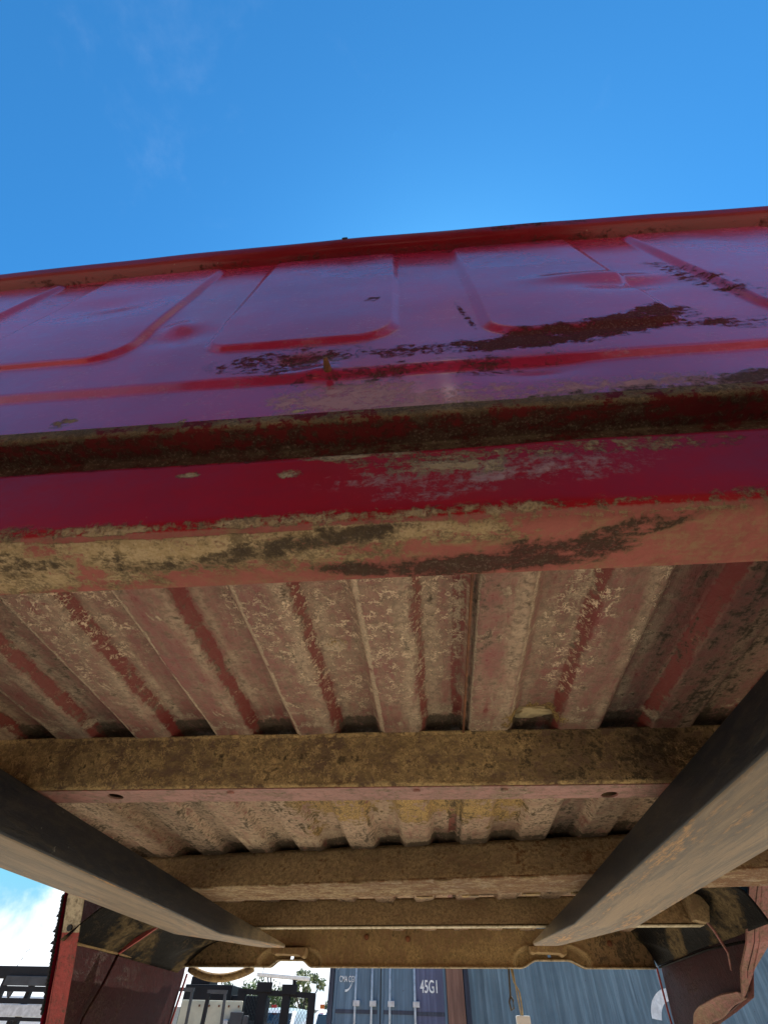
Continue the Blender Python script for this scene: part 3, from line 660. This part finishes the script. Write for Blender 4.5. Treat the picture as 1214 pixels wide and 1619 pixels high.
# trim rails on top of the bed sides
for x_ in (XL-.012, XR+.012):
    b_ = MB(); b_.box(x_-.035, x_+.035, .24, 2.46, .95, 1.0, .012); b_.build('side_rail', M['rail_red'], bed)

# ================================================================== LIFT FORKS
lift = empty('forklift', (-.13, -.8, GZ))
tag(lift, 'forklift carrying the red truck bed on two long black steel forks with scuffed tan undersides', 'forklift')
def fork(xi, xo, tipy, zt, zb, zk, yk, tipxi, tipxo, sgn, nm='fork'):
    """blade with a rounded cross section, tapered and bevelled at the tip, heel and shank behind the camera"""
    ys = np.concatenate([np.linspace(-.62, yk, 60), np.linspace(yk, tipy, 40)[1:]])
    rows = []
    for y in ys:
        tt = min(1, max(0, (y-yk)/(tipy-yk)))
        a = xi+(tipxi-xi)*tt; b = xo+(tipxo-xo)*tt; zl = (zb+(zk-zb)*min(1, max(0, (y-.5)/(yk-.5)))) if y < yk else zk+(zt-.007-zk)*tt
        if y > tipy-.03: k = (tipy-y)/.03; a += (1-k)*.008*sgn; b -= (1-k)*.008*sgn
        r = min(.0042, (zt-zl)*.45)
        pts = []
        for cx, cz, a0 in ((b-sgn*r, zl+r, 0), (a+sgn*r, zl+r, 1), (a+sgn*r, zt-r*.4, 2), (b-sgn*r, zt-r*.4, 3)):
            rr = r if a0 < 2 else r*.4
            for q in range(5):
                th = math.pi/2*(q/4)
                if a0 == 0: dx, dz = math.cos(th), -math.sin(th)
                elif a0 == 1: dx, dz = -math.sin(th), -math.cos(th)
                elif a0 == 2: dx, dz = -math.cos(th), math.sin(th)
                else: dx, dz = math.sin(th), math.cos(th)
                pts.append((cx+sgn*dx*(r if a0 < 2 else r), y, cz+dz*rr))
        rows.append(pts)
    P = np.array(rows); P = np.concatenate([P, P[:, :1]], 1)
    tip = np.broadcast_to(sm(ys, 1.5, 2.0)[:, None], P.shape[:2])
    P[..., 0] += vnoise(P, 2.5)*.0012; P[..., 2] += vnoise(P, 3, 4)*.0008
    o = grid(nm, P, M['fork'], lift, {'dust': tip*.9}, flip=(sgn < 0))
    # close the tip and add the upright shank
    me = o.data; bm = bmesh.new(); bm.from_mesh(me)
    bm.edges.ensure_lookup_table(); bmesh.ops.remove_doubles(bm, verts=bm.verts[:], dist=1e-5)
    bmesh.ops.holes_fill(bm, edges=[e for e in bm.edges if e.is_boundary])
    bmesh.ops.recalc_face_normals(bm, faces=bm.faces[:])
    r = bmesh.ops.create_cube(bm, size=1)
    x0, x1 = min(xi, xo), max(xi, xo)
    for v in r['verts']: v.co = Vector(((x0+x1)/2+v.co.x*(x1-x0), -.655+v.co.y*.07, zb+.33+v.co.z*.66))
    bm.to_mesh(me); bm.free(); return o
fork(-.565, -.692, 2.20, .2285, .168, .179, 1.55, -.545, -.640, -1)['label'] = 'left fork running under the bed to the notch in the rear sill'
fork(.310, .455, 2.07, .2285, .181, .188, 1.43, .300, .390, 1)['label'] = 'right fork with a wide pale scraped underside'
b = MB(); b.box(-.78, .54, -.78, -.70, .22, .36); b.box(-.78, .54, -.78, -.70, .62, .74)
for x_ in (-.55, -.13, .29): b.box(x_-.03, x_+.03, -.775, -.705, .36, .62)
b.build('carriage', M['blackpaint'], lift, bevel=.006)
b = MB()
for k in range(12): x_ = -.74+k*.111; b.box(x_-.018, x_+.018, -.79, -.75, .745, 1.75)
b.box(-.78, .54, -.80, -.74, 1.751, 1.82); b.build('load_backrest', M['blackpaint'], lift)
b = MB()
for x_ in (-.50, .24): b.box(x_-.05, x_+.05, -.98, -.80, GZ+.06, 2.75)
for z_ in (-.6, .1, 1.4, 2.65): b.box(-.45, .19, -.93, -.86, z_, z_+.10)
for x_ in (-.30, .04): b.box(x_-.045, x_+.045, -.96, -.88, GZ+.1, 2.64)
b.build('mast', M['blackpaint'], lift, bevel=.006)
b = MB(); b.prism([(-2.7, GZ+.2), (-1.0, GZ+.2), (-1.0, -.35), (-1.3, -.15), (-1.55, -.15), (-1.6, -.30), (-2.2, -.30), (-2.35, -.05), (-2.75, -.15), (-2.9, -.5)], 0, -.72, .46)
b.build('body', M['darkgrey'], lift, bevel=.03)
b = MB()
for x_, y_ in ((-.66, -1.1), (.40, -1.1), (-.66, -2.45), (.40, -2.45)): b.bar((x_, y_, -.25), (x_, y_+(-.25 if y_ < -2 else .0), .98), .05)
b.box(-.70, .44, -2.72, -1.06, .98, 1.03); b.build('overhead_guard', M['blackpaint'], lift)
for x_, y_, r_ in ((-.70, -1.15, .33), (.44, -1.15, .33), (-.66, -2.4, .26), (.40, -2.4, .26)):
    b = MB(); b.tube([(x_-.10, y_, GZ+r_), (x_-.09, y_, GZ+r_), (x_+.09, y_, GZ+r_), (x_+.10, y_, GZ+r_)], [r_-.03, r_, r_, r_-.03], 28); b.build('wheel', M['rubber'], lift)

# workshop behind the photographer, added unseen to shape and warm the paint's reflections
ws = empty('reflector', (0, -12, GZ)); tag(ws, 'long rust red sheet metal workshop added unseen behind the forklift to warm the paint', 'added building')
b = MB(); b.box(-26, 26, -12, -11.8, GZ, 4.6); b.box(-26, -25.8, -22, -12.01, GZ, 4.6); b.box(25.8, 26, -22, -12.01, GZ, 4.6); b.box(-26, 26, -22.2, -22.01, GZ, 4.6); b.build('wall', M['reflector_clad'], ws)  # walls of the added unseen building
b = MB(); b.prism([(-11.4, 4.6), (-11.4, 4.75), (-17.1, 6.6), (-22.6, 4.75), (-22.6, 4.6)], 0, -26.4, 26.4); b.build('roof', M['reflector_clad'], ws)  # roof of the added unseen building
for x_ in (-14, -2, 10):
    b = MB(); b.box(x_, x_+4.5, -11.78, -11.72, GZ+.02, 3.0); b.build('reflector_door', M['darkgrey'], ws)
# ================================================================== things hanging off the bed
wp = empty('hanging_wire', (.262, 2.40, .196)); tag(wp, 'dusty trailer wiring lead with a white plug dangling from the rear sill of the bed', 'wire')
b = MB(); b.tube([(.256, 2.395, .205), (.262, 2.40, .160), (.277, 2.405, .135), (.278, 2.405, .100), (.276, 2.405, .075)], .0028, 8); b.tube([(.262, 2.395, .20), (.265, 2.40, .17), (.268, 2.404, .12), (.272, 2.405, .075)], .0022, 8); b.build('wire', M['wire'], wp, True)
b = MB(); b.tube([(.250, 2.395, .205), (.246, 2.40, .16), (.243, 2.402, .125), (.236, 2.402, .11), (.240, 2.402, .090), (.249, 2.402, .095), (.250, 2.402, .115), (.243, 2.402, .125)], .0032, 8); b.build('wire_coil', M['darkwire'], wp, True)
b = MB(); b.box(.252, .300, 2.392, 2.418, .050, .078, .004); b.build('plug', M['white'], wp)
b = MB(); b.box(.256, .298, 2.3895, 2.420, .040, .055, .005); b.build('socket_end', M['rubber'], wp)
hose = MB()
hp = []
for i in range(17):
    t_ = i/16; hp.append((-.985+.26*t_, 2.45-.02*t_, (.186-.028*math.sin(math.pi*t_)**.8+.002*t_)))
hose.tube(hp, [.013]*17, 10)
tag(hose.build('drooping_strap', M['cross'], None, True), 'dark dusty strap sagging in a curve under the left end of the rear sill', 'strap')

# ================================================================== CONTAINERS
def text(s, size, loc, mat, parent, name, sxx=1., extr=.002, rz=0):
    cu = bpy.data.curves.new(name, 'FONT'); cu.body = s; cu.size = size; cu.extrude = extr; cu.offset = size*.012
    o = bpy.data.objects.new(name, cu); C.objects.link(o); bpy.context.view_layer.update()
    me = bpy.data.meshes.new_from_object(o.evaluated_get(bpy.context.evaluated_depsgraph_get())); bpy.data.objects.remove(o)
    for v in me.vertices: x, y, z = v.co; v.co = (loc[0]+x*sxx, loc[1]-z, loc[2]+y)
    me.materials.clear(); return link(name, me, mat, parent)
YA = 12.2
ca = empty('shipping_container', (-.85, YA+3, GZ)); ca_x0, ca_x1 = -2.12, .40
tag(ca, 'blue shipping container with its locked double doors facing the camera, marked 45G1', 'shipping container')
TOP = GZ+2.9
b = MB(); b.box(ca_x0, ca_x0+.09, YA-.02, YA+.14, GZ+.02, TOP); b.box(ca_x0, .40, YA-.02, YA+.14, TOP-.12, TOP-.001); b.box(ca_x0, .40, YA-.02, YA+.14, GZ+.021, GZ+.15); b.build('door_frame', M['cdark'], ca, bevel=.008)
b = MB(); b.box(.085, .40, YA-.03, YA+.13, GZ+.019, TOP-.125); b.build('corner_post', M['cpost'], ca, bevel=.008)
b = MB(); b.box(ca_x0+.01, .39, YA+.145, YA+12, GZ+.03, TOP-.003); b.build('container_box', M['cblue'], ca)
def door(x0, x1, mat, split=None):
    b = MB()
    zs_ = [GZ+.17, GZ+.85, GZ+1.62, GZ+1.70, GZ+2.70]
    b.box(x0, x1, YA+.03, YA+.07, GZ+.155, TOP-.125)
    b.box(x0, x0+.05, YA+.005, YA+.032, GZ+.16, TOP-.13); b.box(x1-.05, x1, YA+.005, YA+.032, GZ+.16, TOP-.13)
    for z0, z1 in ((GZ+.75, GZ+.82), (TOP-.2, TOP-.131), (GZ+.161, GZ+.22)): b.box(x0+.051, x1-.051, YA+.006, YA+.031, z0, z1)
    d = b.build('door', mat, ca, bevel=.004)
    return d
d1 = door(ca_x0+.10, -1.145, M['cdoor']); d2 = door(-1.135, .08, M['cdoor'])
d1['label'] = 'left door'; d2['label'] = 'right door with the 45G1 marking'
# recessed lower seam, darker right-hand panel
b = MB(); b.box(-.485, .03, YA+.022, YA+.034, GZ+.83, TOP-.205); b.build('door_panel', M['cdoor2'], ca)
b = MB(); b.box(-1.15, -1.13, YA-.002, YA+.05, GZ+.16, TOP-.13); b.build('door_gasket', M['rubber'], ca)
b = MB(); b.box(ca_x0+.15, -1.2, YA+.018, YA+.034, GZ+1.525, GZ+1.575); b.box(-1.085, -.53, YA+.018, YA+.034, GZ+1.525, GZ+1.575); b.box(-.48, .03, YA+.012, YA+.0235, GZ+1.515, GZ+1.565); b.build('door_seam', M['cdark'], ca)
for x_ in (-1.605, -1.30, -.965, -.505):
    b = MB(); b.tube([(x_, YA-.025, GZ+.12), (x_, YA-.025, TOP-.10)], .021, 12); rod = b.build('locking_bar', M['galv'], ca, True)
    for z0 in (GZ+1.615, GZ+.72):
        b = MB(); b.box(x_-.035, x_+.085, YA-.050, YA+.008, z0, z0+.075, .008); b.build('bar_keeper', M['galv'], rod)
text('45G1', .235, (-.405, YA+.017, .655), M['cwhite'], ca, 'type_code', .66)
text('CMA CGM', .115, (-1.93, YA+.017, .775), M['cwhite'], ca, 'owner_name', .62)
def swoosh(pts, wds, y, name, par):
    b = MB(); n = len(pts); L = []; Rr = []
    for i, p in enumerate(pts):
        a = Vector(pts[max(i-1, 0)]); c = Vector(pts[min(i+1, n-1)]); d = (c-a).normalized(); nn = Vector((-d.y, d.x))*wds[i]
        L.append(Vector(p)+nn); Rr.append(Vector(p)-nn)
    b.prism([tuple(v) for v in L+Rr[::-1]], 1, y-.003, y); return b.build(name, M['cwhite'], par)
swoosh([(-1.86+.13*math.cos(R_(a)), .83+.20*math.sin(R_(a))) for a in range(75, 160, 9)], [.016, .015, .014, .013, .012, .010, .008, .006, .004, .002], YA+.017, 'logo_arc', ca)
swoosh([(-1.80+.13*math.cos(R_(a)), .86+.20*math.sin(R_(a))) for a in range(-95, -15, 9)], [.016, .015, .014, .012, .010, .008, .006, .004, .002], YA+.017, 'logo_arc', ca)

YB = 12.5
cb = empty('shipping_container', (6.5, YB+1.2, GZ))
tag(cb, 'long weathered blue shipping container seen from its corrugated side, with a large white letter', 'shipping container')
xs = []
x_ = .52
prof = []
while x_ < 12.4:
    prof += [(x_, 0), (x_+.075, 0), (x_+.14, .036), (x_+.215, .036)]; x_ += .28
prof = np.array(prof); zz = np.linspace(GZ+.16, TOP-.13, 3)
Pc = np.zeros((len(prof), 3, 3)); Pc[..., 0] = prof[:, None, 0]; Pc[..., 1] = YB+prof[:, None, 1]; Pc[..., 2] = zz[None, :]
grid('corrugated_wall', Pc, M['cblue'], cb, {'rust': 0*Pc[..., 0]}, smooth=False, solid=-.003)
for x_ in (.42, 12.41):
    b = MB(); b.box(x_, x_+.10, YB-.01, YB+.12, GZ, TOP); b.build('corner_post', M['cdark'], cb, bevel=.008)
b = MB(); b.box(.521, 12.399, YB-.005, YB+.06, TOP-.13, TOP-.01); b.box(.521, 12.399, YB-.005, YB+.06, GZ+.01, GZ+.16); b.build('side_rail', M['cblue'], cb, bevel=.006)
b = MB(); b.box(.43, 12.5, YB+.065, YB+2.43, TOP-.06, TOP-.02); b.build('roof', M['cblue'], cb)
b = MB(); b.box(.43, .47, YB+.125, YB+2.42, GZ+.1, TOP-.07); b.box(12.45, 12.49, YB+.125, YB+2.42, GZ+.1, TOP-.07); b.box(.48, 12.44, YB+2.38, YB+2.42, GZ+.1, TOP-.07); b.build('end_wall', M['cblue'], cb)
# painted letter that follows the corrugations: arc of a big C
def letter(cx, cz, ro, ri, a0, a1):
    b = MB(); N = 60
    def yy(x): return YB + float(np.interp(x, prof[:, 0], prof[:, 1])) - .004
    pts = []
    for i in range(N+1):
        a = R_(a0+(a1-a0)*i/N)
        pts.append([b.bm.verts.new((cx+(ri+(ro-ri)*k/8)*math.cos(a), yy(cx+(ri+(ro-ri)*k/8)*math.cos(a)), cz+(ri+(ro-ri)*k/8)*math.sin(a))) for k in range(9)])
    for A_, B_ in zip(pts, pts[1:]):
        for k in range(8): b.bm.faces.new((A_[k], A_[k+1], B_[k+1], B_[k]))
    return b.build('painted_letter', M['cwhite'], cb)
letter(4.15, .35, .44, .28, 84, 172)

# ================================================================== YARD EQUIPMENT
# left: black steel headache rack with posts
hr = empty('equipment_rack', (-6.7, 10, GZ)); tag(hr, 'black steel rack with a silver lower rail in front of the white box truck', 'rack')
b = MB(); b.box(-8.2, -5.9, 9.98, 10.08, .60, .745); b.build('top_beam', M['blackpaint'], hr, bevel=.01)
b = MB(); b.box(-7.03, -6.3, 9.93, 9.975, .52, .63); b.build('plate', M['darkgrey'], hr, bevel=.005)
b = MB(); b.box(-7.03, -6.25, 9.94, 9.99, .455, .515); b.build('plate_edge', M['blackpaint'], hr)
b = MB(); b.box(-8.2, -5.9, 9.94, 9.99, .325, .385); b.box(-8.2, -5.9, 9.941, 9.99, .145, .185); b.build('middle_rail', M['blackpaint'], hr)
b = MB(); b.box(-8.2, -5.9, 9.92, 9.96, .19, .32); b.build('silver_rail', M['galv'], hr, bevel=.006)
for x_ in (-7.08, -6.60):
    b = MB(); b.box(x_-.035, x_+.035, 10.0, 10.07, .0, .60); b.build('post', M['blackpaint'], hr)
for x_ in (-8.1, -5.95):
    b = MB(); b.box(x_-.05, x_+.05, 10.0, 10.09, GZ, .60); b.build('leg', M['blackpaint'], hr)
for x_ in (-6.7, -7.4):
    b = MB(); b.box(x_-.035, x_+.035, 10.0, 10.07, GZ, .145); b.build('leg', M['blackpaint'], hr)
b = MB(); b.tube([(-7.0, 10.03, .74), (-6.97, 10.03, .83), (-6.95, 10.03, .92), (-6.90, 10.03, .955)], [.006, .005, .004, .003], 6); b.build('aerial', M['blackpaint'], hr)
b = MB(); b.prism([(-6.93, .47), (-6.83, .47), (-6.85, .40), (-6.87, .385), (-6.90, .41)], 1, 9.95, 9.99); b.build('hook', M['darkgrey'], hr)

# centre left: folding loading ramps
def ramp(x0, x1, z1, y, lean, label):
    r = empty('loading_ramp', ((x0+x1)/2, y, GZ)); tag(r, label, 'ramp', 'upright folding trailer ramps')
    b = MB(); b.bar((x0, y, GZ), (x0, y, z1), .055); b.build('left_post', M['blackpaint'], r)
    b = MB(); b.bar((x1+lean, y, GZ), (x1, y, z1), .04); b.build('right_post', M['darkgrey'], r)  # right post and crossbar in lighter grey: their lit sides put into the colour
    b = MB(); b.bar((x0-.027, y, z1+.02), (x1+.027, y, z1+.02), .045); b.build('crossbar', M['darkgrey'], r)
    for k in range(6): b = MB(); b.bar((x0, y, GZ+.2+k*.22), (x1+lean*(1-k/8), y, GZ+.2+k*.22), .03); b.build('rung', M['blackpaint'], r)
    return r
ramp(-4.72, -4.28, .55, 11, .10, 'left one of the two black upright ramps, half hidden by the bed side')
ramp(-3.98, -3.69, .53, 11, .16, 'right one of the two black upright ramps in front of the cream panel')
tr = empty('dump_trailer', (-3.9, 12, GZ)); tag(tr, 'cream sided low trailer with rusty bolts behind the black ramps', 'trailer')
b = MB(); b.box(-4.66, -3.55, 11.6, 11.66, -.55, .475); pnl = b.build('side_panel', M['cream'], tr, bevel=.01)
for k in range(6): b = MB(); b.box(-4.5+k*.18-.012, -4.5+k*.18+.012, 11.585, 11.599, .395, .42); b.build('bolt', M['rust'], pnl)
b = MB(); b.box(-3.83, -3.72, 11.5, 11.58, -.5, .25); b.build('hinge_plate', M['galv'], tr, bevel=.01)
b = MB(); b.box(-3.70, -3.48, 11.5, 11.58, -.5, .34); b.box(-3.46, -3.38, 11.5, 11.58, -.5, .30); b.build('gate_post', M['darkgrey'], tr, bevel=.01)
b = MB(); b.box(-4.66, -3.4, 11.67, 14.6, -.62, -.50); b.box(-4.66, -4.6, 11.67, 14.6, -.50, .40); b.box(-3.46, -3.4, 11.67, 14.6, -.50, .25); b.build('bed_floor', M['darkgrey'], tr)
for x_ in (-4.75, -3.32):
    for y_ in (12.6, 13.5):
        b = MB(); b.tube([(x_-.1, y_, GZ+.36), (x_+.1, y_, GZ+.36)], .36, 24); b.build('wheel', M['rubber'], tr)
bx = MB(); bx.box(-5.15, -4.18, 12.8, 13.6, GZ+.02, .74, .02); bx.box(-5.1, -4.7, 12.9, 13.4, .74, .86, .02); bx.box(-4.17, -3.55, 12.85, 13.5, GZ+.02, .60, .02)
tag(bx.build('machine', M['blackpaint']), 'dark boxy machine cabinet rising behind the cream trailer side', 'machine')

# mesh headache rack with light bar, on a flatbed
mr_ = empty('mesh_rack', (-3.05, 12, GZ)); tag(mr_, 'black headache rack with diamond mesh and a pale beacon light bar on top', 'rack')
PY = 12.0
for x_, w_ in ((-3.70, .14), (-3.30, .16), (-2.86, .14), (-2.38, .12)):
    b = MB(); b.box(x_-w_/2, x_+w_/2, PY-.05, PY+.05, GZ, .66 if x_ in (-3.30, -2.86) else .60); b.build('post', M['blackpaint'], mr_)
b = MB(); b.bar((-3.78, PY-.01, .615), (-2.33, PY-.01, .575), .05, .07); b.build('top_tube', M['blackpaint'], mr_)
for x_, z_ in ((-3.28, .68), (-2.80, .655)):
    b = MB(); b.box(x_-.15, x_+.13, PY-.08, PY+.0, z_-.075, z_+.055, .006); b.build('lamp_box', M['blackpaint'], mr_)
b = MB(); b.bar((-3.47, PY-.03, .835), (-2.45, PY-.03, .785), .09, .055); lb = b.build('light_bar', M['lampwhite'], mr_, bevel=.012)
for p0_, p1_, w_ in (((-3.23, PY-.03, .73), (-3.26, PY-.03, .81), .02), ((-3.18, PY-.03, .73), (-3.20, PY-.03, .81), .02), ((-2.73, PY-.03, .70), (-2.74, PY-.03, .78), .06)):
    b = MB(); b.bar(p0_, p1_, w_); b.build('bar_bracket', M['blackpaint'], mr_)
for p_ in ([(-3.38, PY, .70), (-3.37, PY, .95)], [(-3.05, PY+.03, .60), (-3.02, PY+.03, .76)]): b = MB(); b.tube(p_, .006, 6); b.build('aerial', M['darkgrey'], mr_)
b = MB(); s_ = .045
xa, xb_, za, zb_ = -3.72, -2.36, -.55, .57; s_ = .058
for sgn in (1, -1):
    c_ = (xa if sgn > 0 else xa+za-zb_)
    k0 = -int((zb_-za)/s_)-1
    for k in range(k0, int((xb_-xa+zb_-za)/s_)+2):
        # line x = x0 + sgn*(z-za)*0.7
        x0 = xa+k*s_ ; p = []
        for z in np.linspace(za, zb_, 2):
            p.append((x0+sgn*(z-za)*.7, z))
        (ax_, az_), (bx_, bz_) = p
        # clip to the frame
        t0, t1 = 0., 1.; dx = bx_-ax_
        for lim, sg in ((xa, 1), (xb_, -1)):
            fa = sg*(ax_-lim); fb = sg*(bx_-lim)
            if fa < 0 and fb < 0: t0 = 2
            elif fa < 0: t0 = max(t0, fa/(fa-fb))
            elif fb < 0: t1 = min(t1, fa/(fa-fb))
        if t0 < t1-.01: b.bar((ax_+dx*t0, PY+.01, az_+(bz_-az_)*t0), (ax_+dx*t1, PY+.01, az_+(bz_-az_)*t1), .0065, .004)
b.build('mesh_panel', M['blackpaint'], mr_)

# vehicles
def vehicle(name, label, cat, x, y, rz, mat, st, marker=True):
    """st: stations along the length (y, z_low, z_top, half width low, half width top)"""
    v = empty(name, (x, y, GZ), rz); tag(v, label, cat)
    rows = []
    for (yy, zl, zt, wl, wt_) in st:
        zm = zl+(zt-zl)*.55
        rows.append([(-wl*.96, yy, zl), (-wl, yy, zl+(zt-zl)*.2), (-wl, yy, zm), (-wt_, yy, zt-.06), (-wt_*.8, yy, zt-.01), (0, yy, zt+.02), (wt_*.8, yy, zt-.01), (wt_, yy, zt-.06), (wl, yy, zm), (wl, yy, zl+(zt-zl)*.2), (wl*.96, yy, zl), (-wl*.96, yy, zl)])
    P = np.array(rows); o = grid('body', P, mat, v)
    bm = bmesh.new(); bm.from_mesh(o.data); bmesh.ops.remove_doubles(bm, verts=bm.verts[:], dist=1e-4)
    bmesh.ops.holes_fill(bm, edges=[e for e in bm.edges if e.is_boundary]); bmesh.ops.recalc_face_normals(bm, faces=bm.faces[:]); bm.to_mesh(o.data); bm.free()
    md = o.modifiers.new('s', 'SUBSURF'); md.levels = md.render_levels = 2
    return v
suv_st = [(-2.4, .45, .95, .80, .72), (-2.3, .35, 1.08, .92, .80), (-1.2, .3, 1.18, .95, .82), (-1.1, .3, 1.20, .95, .80), (-.45, .3, 1.80, .96, .66), (-.1, .3, 1.88, .96, .68), (1.6, .3, 1.88, .96, .68), (2.2, .3, 1.80, .95, .66), (2.35, .4, 1.2, .93, .76), (2.4, .45, 1.0, .9, .72)]
def dress(v, zw=1.25):
    b = MB(); b.prism([(-.68, 1.20), (.68, 1.20), (.56, 1.74), (-.56, 1.74)], 1, -.02, .0)
    g = b.build('windshield', M['glass'], v)
    for vv in g.data.vertices: vv.co.y = -1.13+(vv.co.z-1.2)*1.18-.035+(0 if vv.co.y > -.01 else -.01)
    for s in (-1, 1):
        b = MB(); b.box(s*.9-.075 if s > 0 else -.975+.15-.075, s*.9+.075 if s > 0 else -.75, -2.40, -2.30, .78, .93, .02); b.build('headlight', M['lampwhite'], v)
        b = MB(); b.box(min(s*.97, s*1.12), max(s*.97, s*1.12), -.95, -.85, 1.12, 1.30, .02); b.build('mirror', M['blackpaint'], v)
        for yy in (-1.55, 1.5):
            b = MB(); b.tube([(s*.72, yy, .38), (s*.96, yy, .38)], .38, 24); b.build('wheel', M['rubber'], v)
    b = MB(); b.box(-.5, .5, -2.43, -2.37, .62, .84, .01); b.build('grille', M['blackpaint'], v)
s1 = vehicle('parked_suv', 'silver grey vehicle with a rounded roof seen through the black mesh rack', 'car', -5.0, 20.5, R_(-6), M['silver'], suv_st); dress(s1)
b = MB(); b.box(-.12, .02, -.55, -.45, 1.84, 1.905, .01); b.build('roof_lamp', M['redlens'], s1)
s2 = vehicle('pickup_truck', 'white pickup with small orange cab lamps left of the blue container', 'truck', -3.35, 21, R_(10), M['white'], suv_st); dress(s2)
for x_ in (-.45, -.22, 0, .22, .45):
    b = MB(); b.box(x_-.07, x_+.07, -.45, -.30, 1.86, 1.955, .02); b.build('cab_lamp', M['orange'], s2)
# white box truck behind the rack
bt = empty('box_truck', (-9.5, 16, GZ)); tag(bt, 'white box truck standing behind the black rack at the left edge', 'truck')
b = MB(); b.box(-14.5, -9.2, 15, 17.3, GZ+.9, .62, .04); b.build('cargo_box', M['white'], bt)
b = MB(); b.prism([(-9.15, GZ+.5), (-7.2, GZ+.5), (-7.2, GZ+1.35), (-7.8, GZ+1.5), (-8.2, .55), (-9.15, .60)], 1, 15.1, 17.2); b.build('cab', M['white'], bt, bevel=.06)
b = MB(); b.prism([(-9.0, .05), (-8.02, .05), (-8.28, .42), (-9.0, .44)], 1, 15.06, 15.09); b.build('side_window', M['glass'], bt)
for x_ in (-13.2, -12.2, -8.0):
    for y_ in (15.2, 17.0):
        b = MB(); b.tube([(x_, y_-.12, GZ+.45), (x_, y_+.12, GZ+.45)], .45, 24); b.build('wheel', M['rubber'], bt)
b = MB(); b.box(-14.4, -7.3, 15.4, 16.9, GZ+.45, GZ+.9); b.build('chassis', M['blackpaint'], bt)

# ------------------------------------------------------------------ far wall and trees
wl = MB(); wl.box(-60, 40, 60, 60.3, GZ, 2.0); tag(wl.build('boundary_wall', M['block']), 'long grey boundary wall in front of the far trees', 'wall')
def tree(x, y, h, cr, mat, label, seed):
    rd = random.Random(seed); t = empty('tree', (x, y, GZ)); tag(t, label, 'tree', 'trees along the far edge of the yard')
    b = MB(); b.tube([(0, 0, 0), (.05, 0, h*.3), (-.05, .05, h*.55), (0, 0, h*.8)], [.22, .17, .12, .05], 8)
    for k in range(9):
        a = rd.uniform(0, 6.28); z0 = h*rd.uniform(.3, .6); r = cr*rd.uniform(.5, .85)
        b.tube([(0, 0, z0), (math.cos(a)*r*.5, math.sin(a)*r*.5, z0+h*.14), (math.cos(a)*r, math.sin(a)*r, z0+h*.28)], [.08, .05, .02], 5)
    tk = b.build('trunk', M['bark'], t, True); tk.matrix_parent_inverse = Matrix.Identity(4)
    bm = bmesh.new()
    clumps = []
    for k in range(26):
        a = rd.uniform(0, 6.28); r = cr*math.sqrt(rd.random())*.9; z = h*rd.uniform(.30, .95)
        r *= 1-.6*abs(z/h-.6)
        clumps.append((Vector((math.cos(a)*r, math.sin(a)*r, z)), rd.uniform(.16, .32)*cr))
    for c, cs in clumps:
        for i in range(150):
            d = Vector((rd.gauss(0, 1), rd.gauss(0, 1), rd.gauss(0, .8))); d = d.normalized()*cs*rd.random()**.45
            p = c+d; s = rd.uniform(.06, .13)
            u = Vector((rd.gauss(0, 1), rd.gauss(0, 1), rd.gauss(0, 1))).normalized(); q = u.orthogonal().normalized()
            bm.faces.new([bm.verts.new(p+u*s), bm.verts.new(p+q*s*.6), bm.verts.new(p-u*s), bm.verts.new(p-q*s*.6)])
    me = bpy.data.meshes.new('crown'); bm.to_mesh(me); bm.free(); c = link('crown', me, mat, t); c.matrix_parent_inverse = Matrix.Identity(4)
tree(-13.6, 46, 4.1, 2.4, M['leaf'], 'dark green tree behind the left part of the mesh rack', 1)
tree(-14.9, 50, 3.6, 1.6, M['leaf2'], 'small pale tree left of the mesh rack', 2)
tree(-11.6, 47, 3.7, 1.7, M['leaf'], 'green tree behind the middle of the mesh rack', 3)
tree(-9.6, 46, 4.6, 1.5, M['leaf2'], 'tallest pale feathery tree rising right of the light bar', 4)
tree(-8.2, 52, 3.6, 1.1, M['leaf2'], 'low light green tree between the mesh rack and the container', 5)
tree(-7.3, 55, 3.8, 1.2, M['leaf'], 'low tree just left of the container corner', 6)
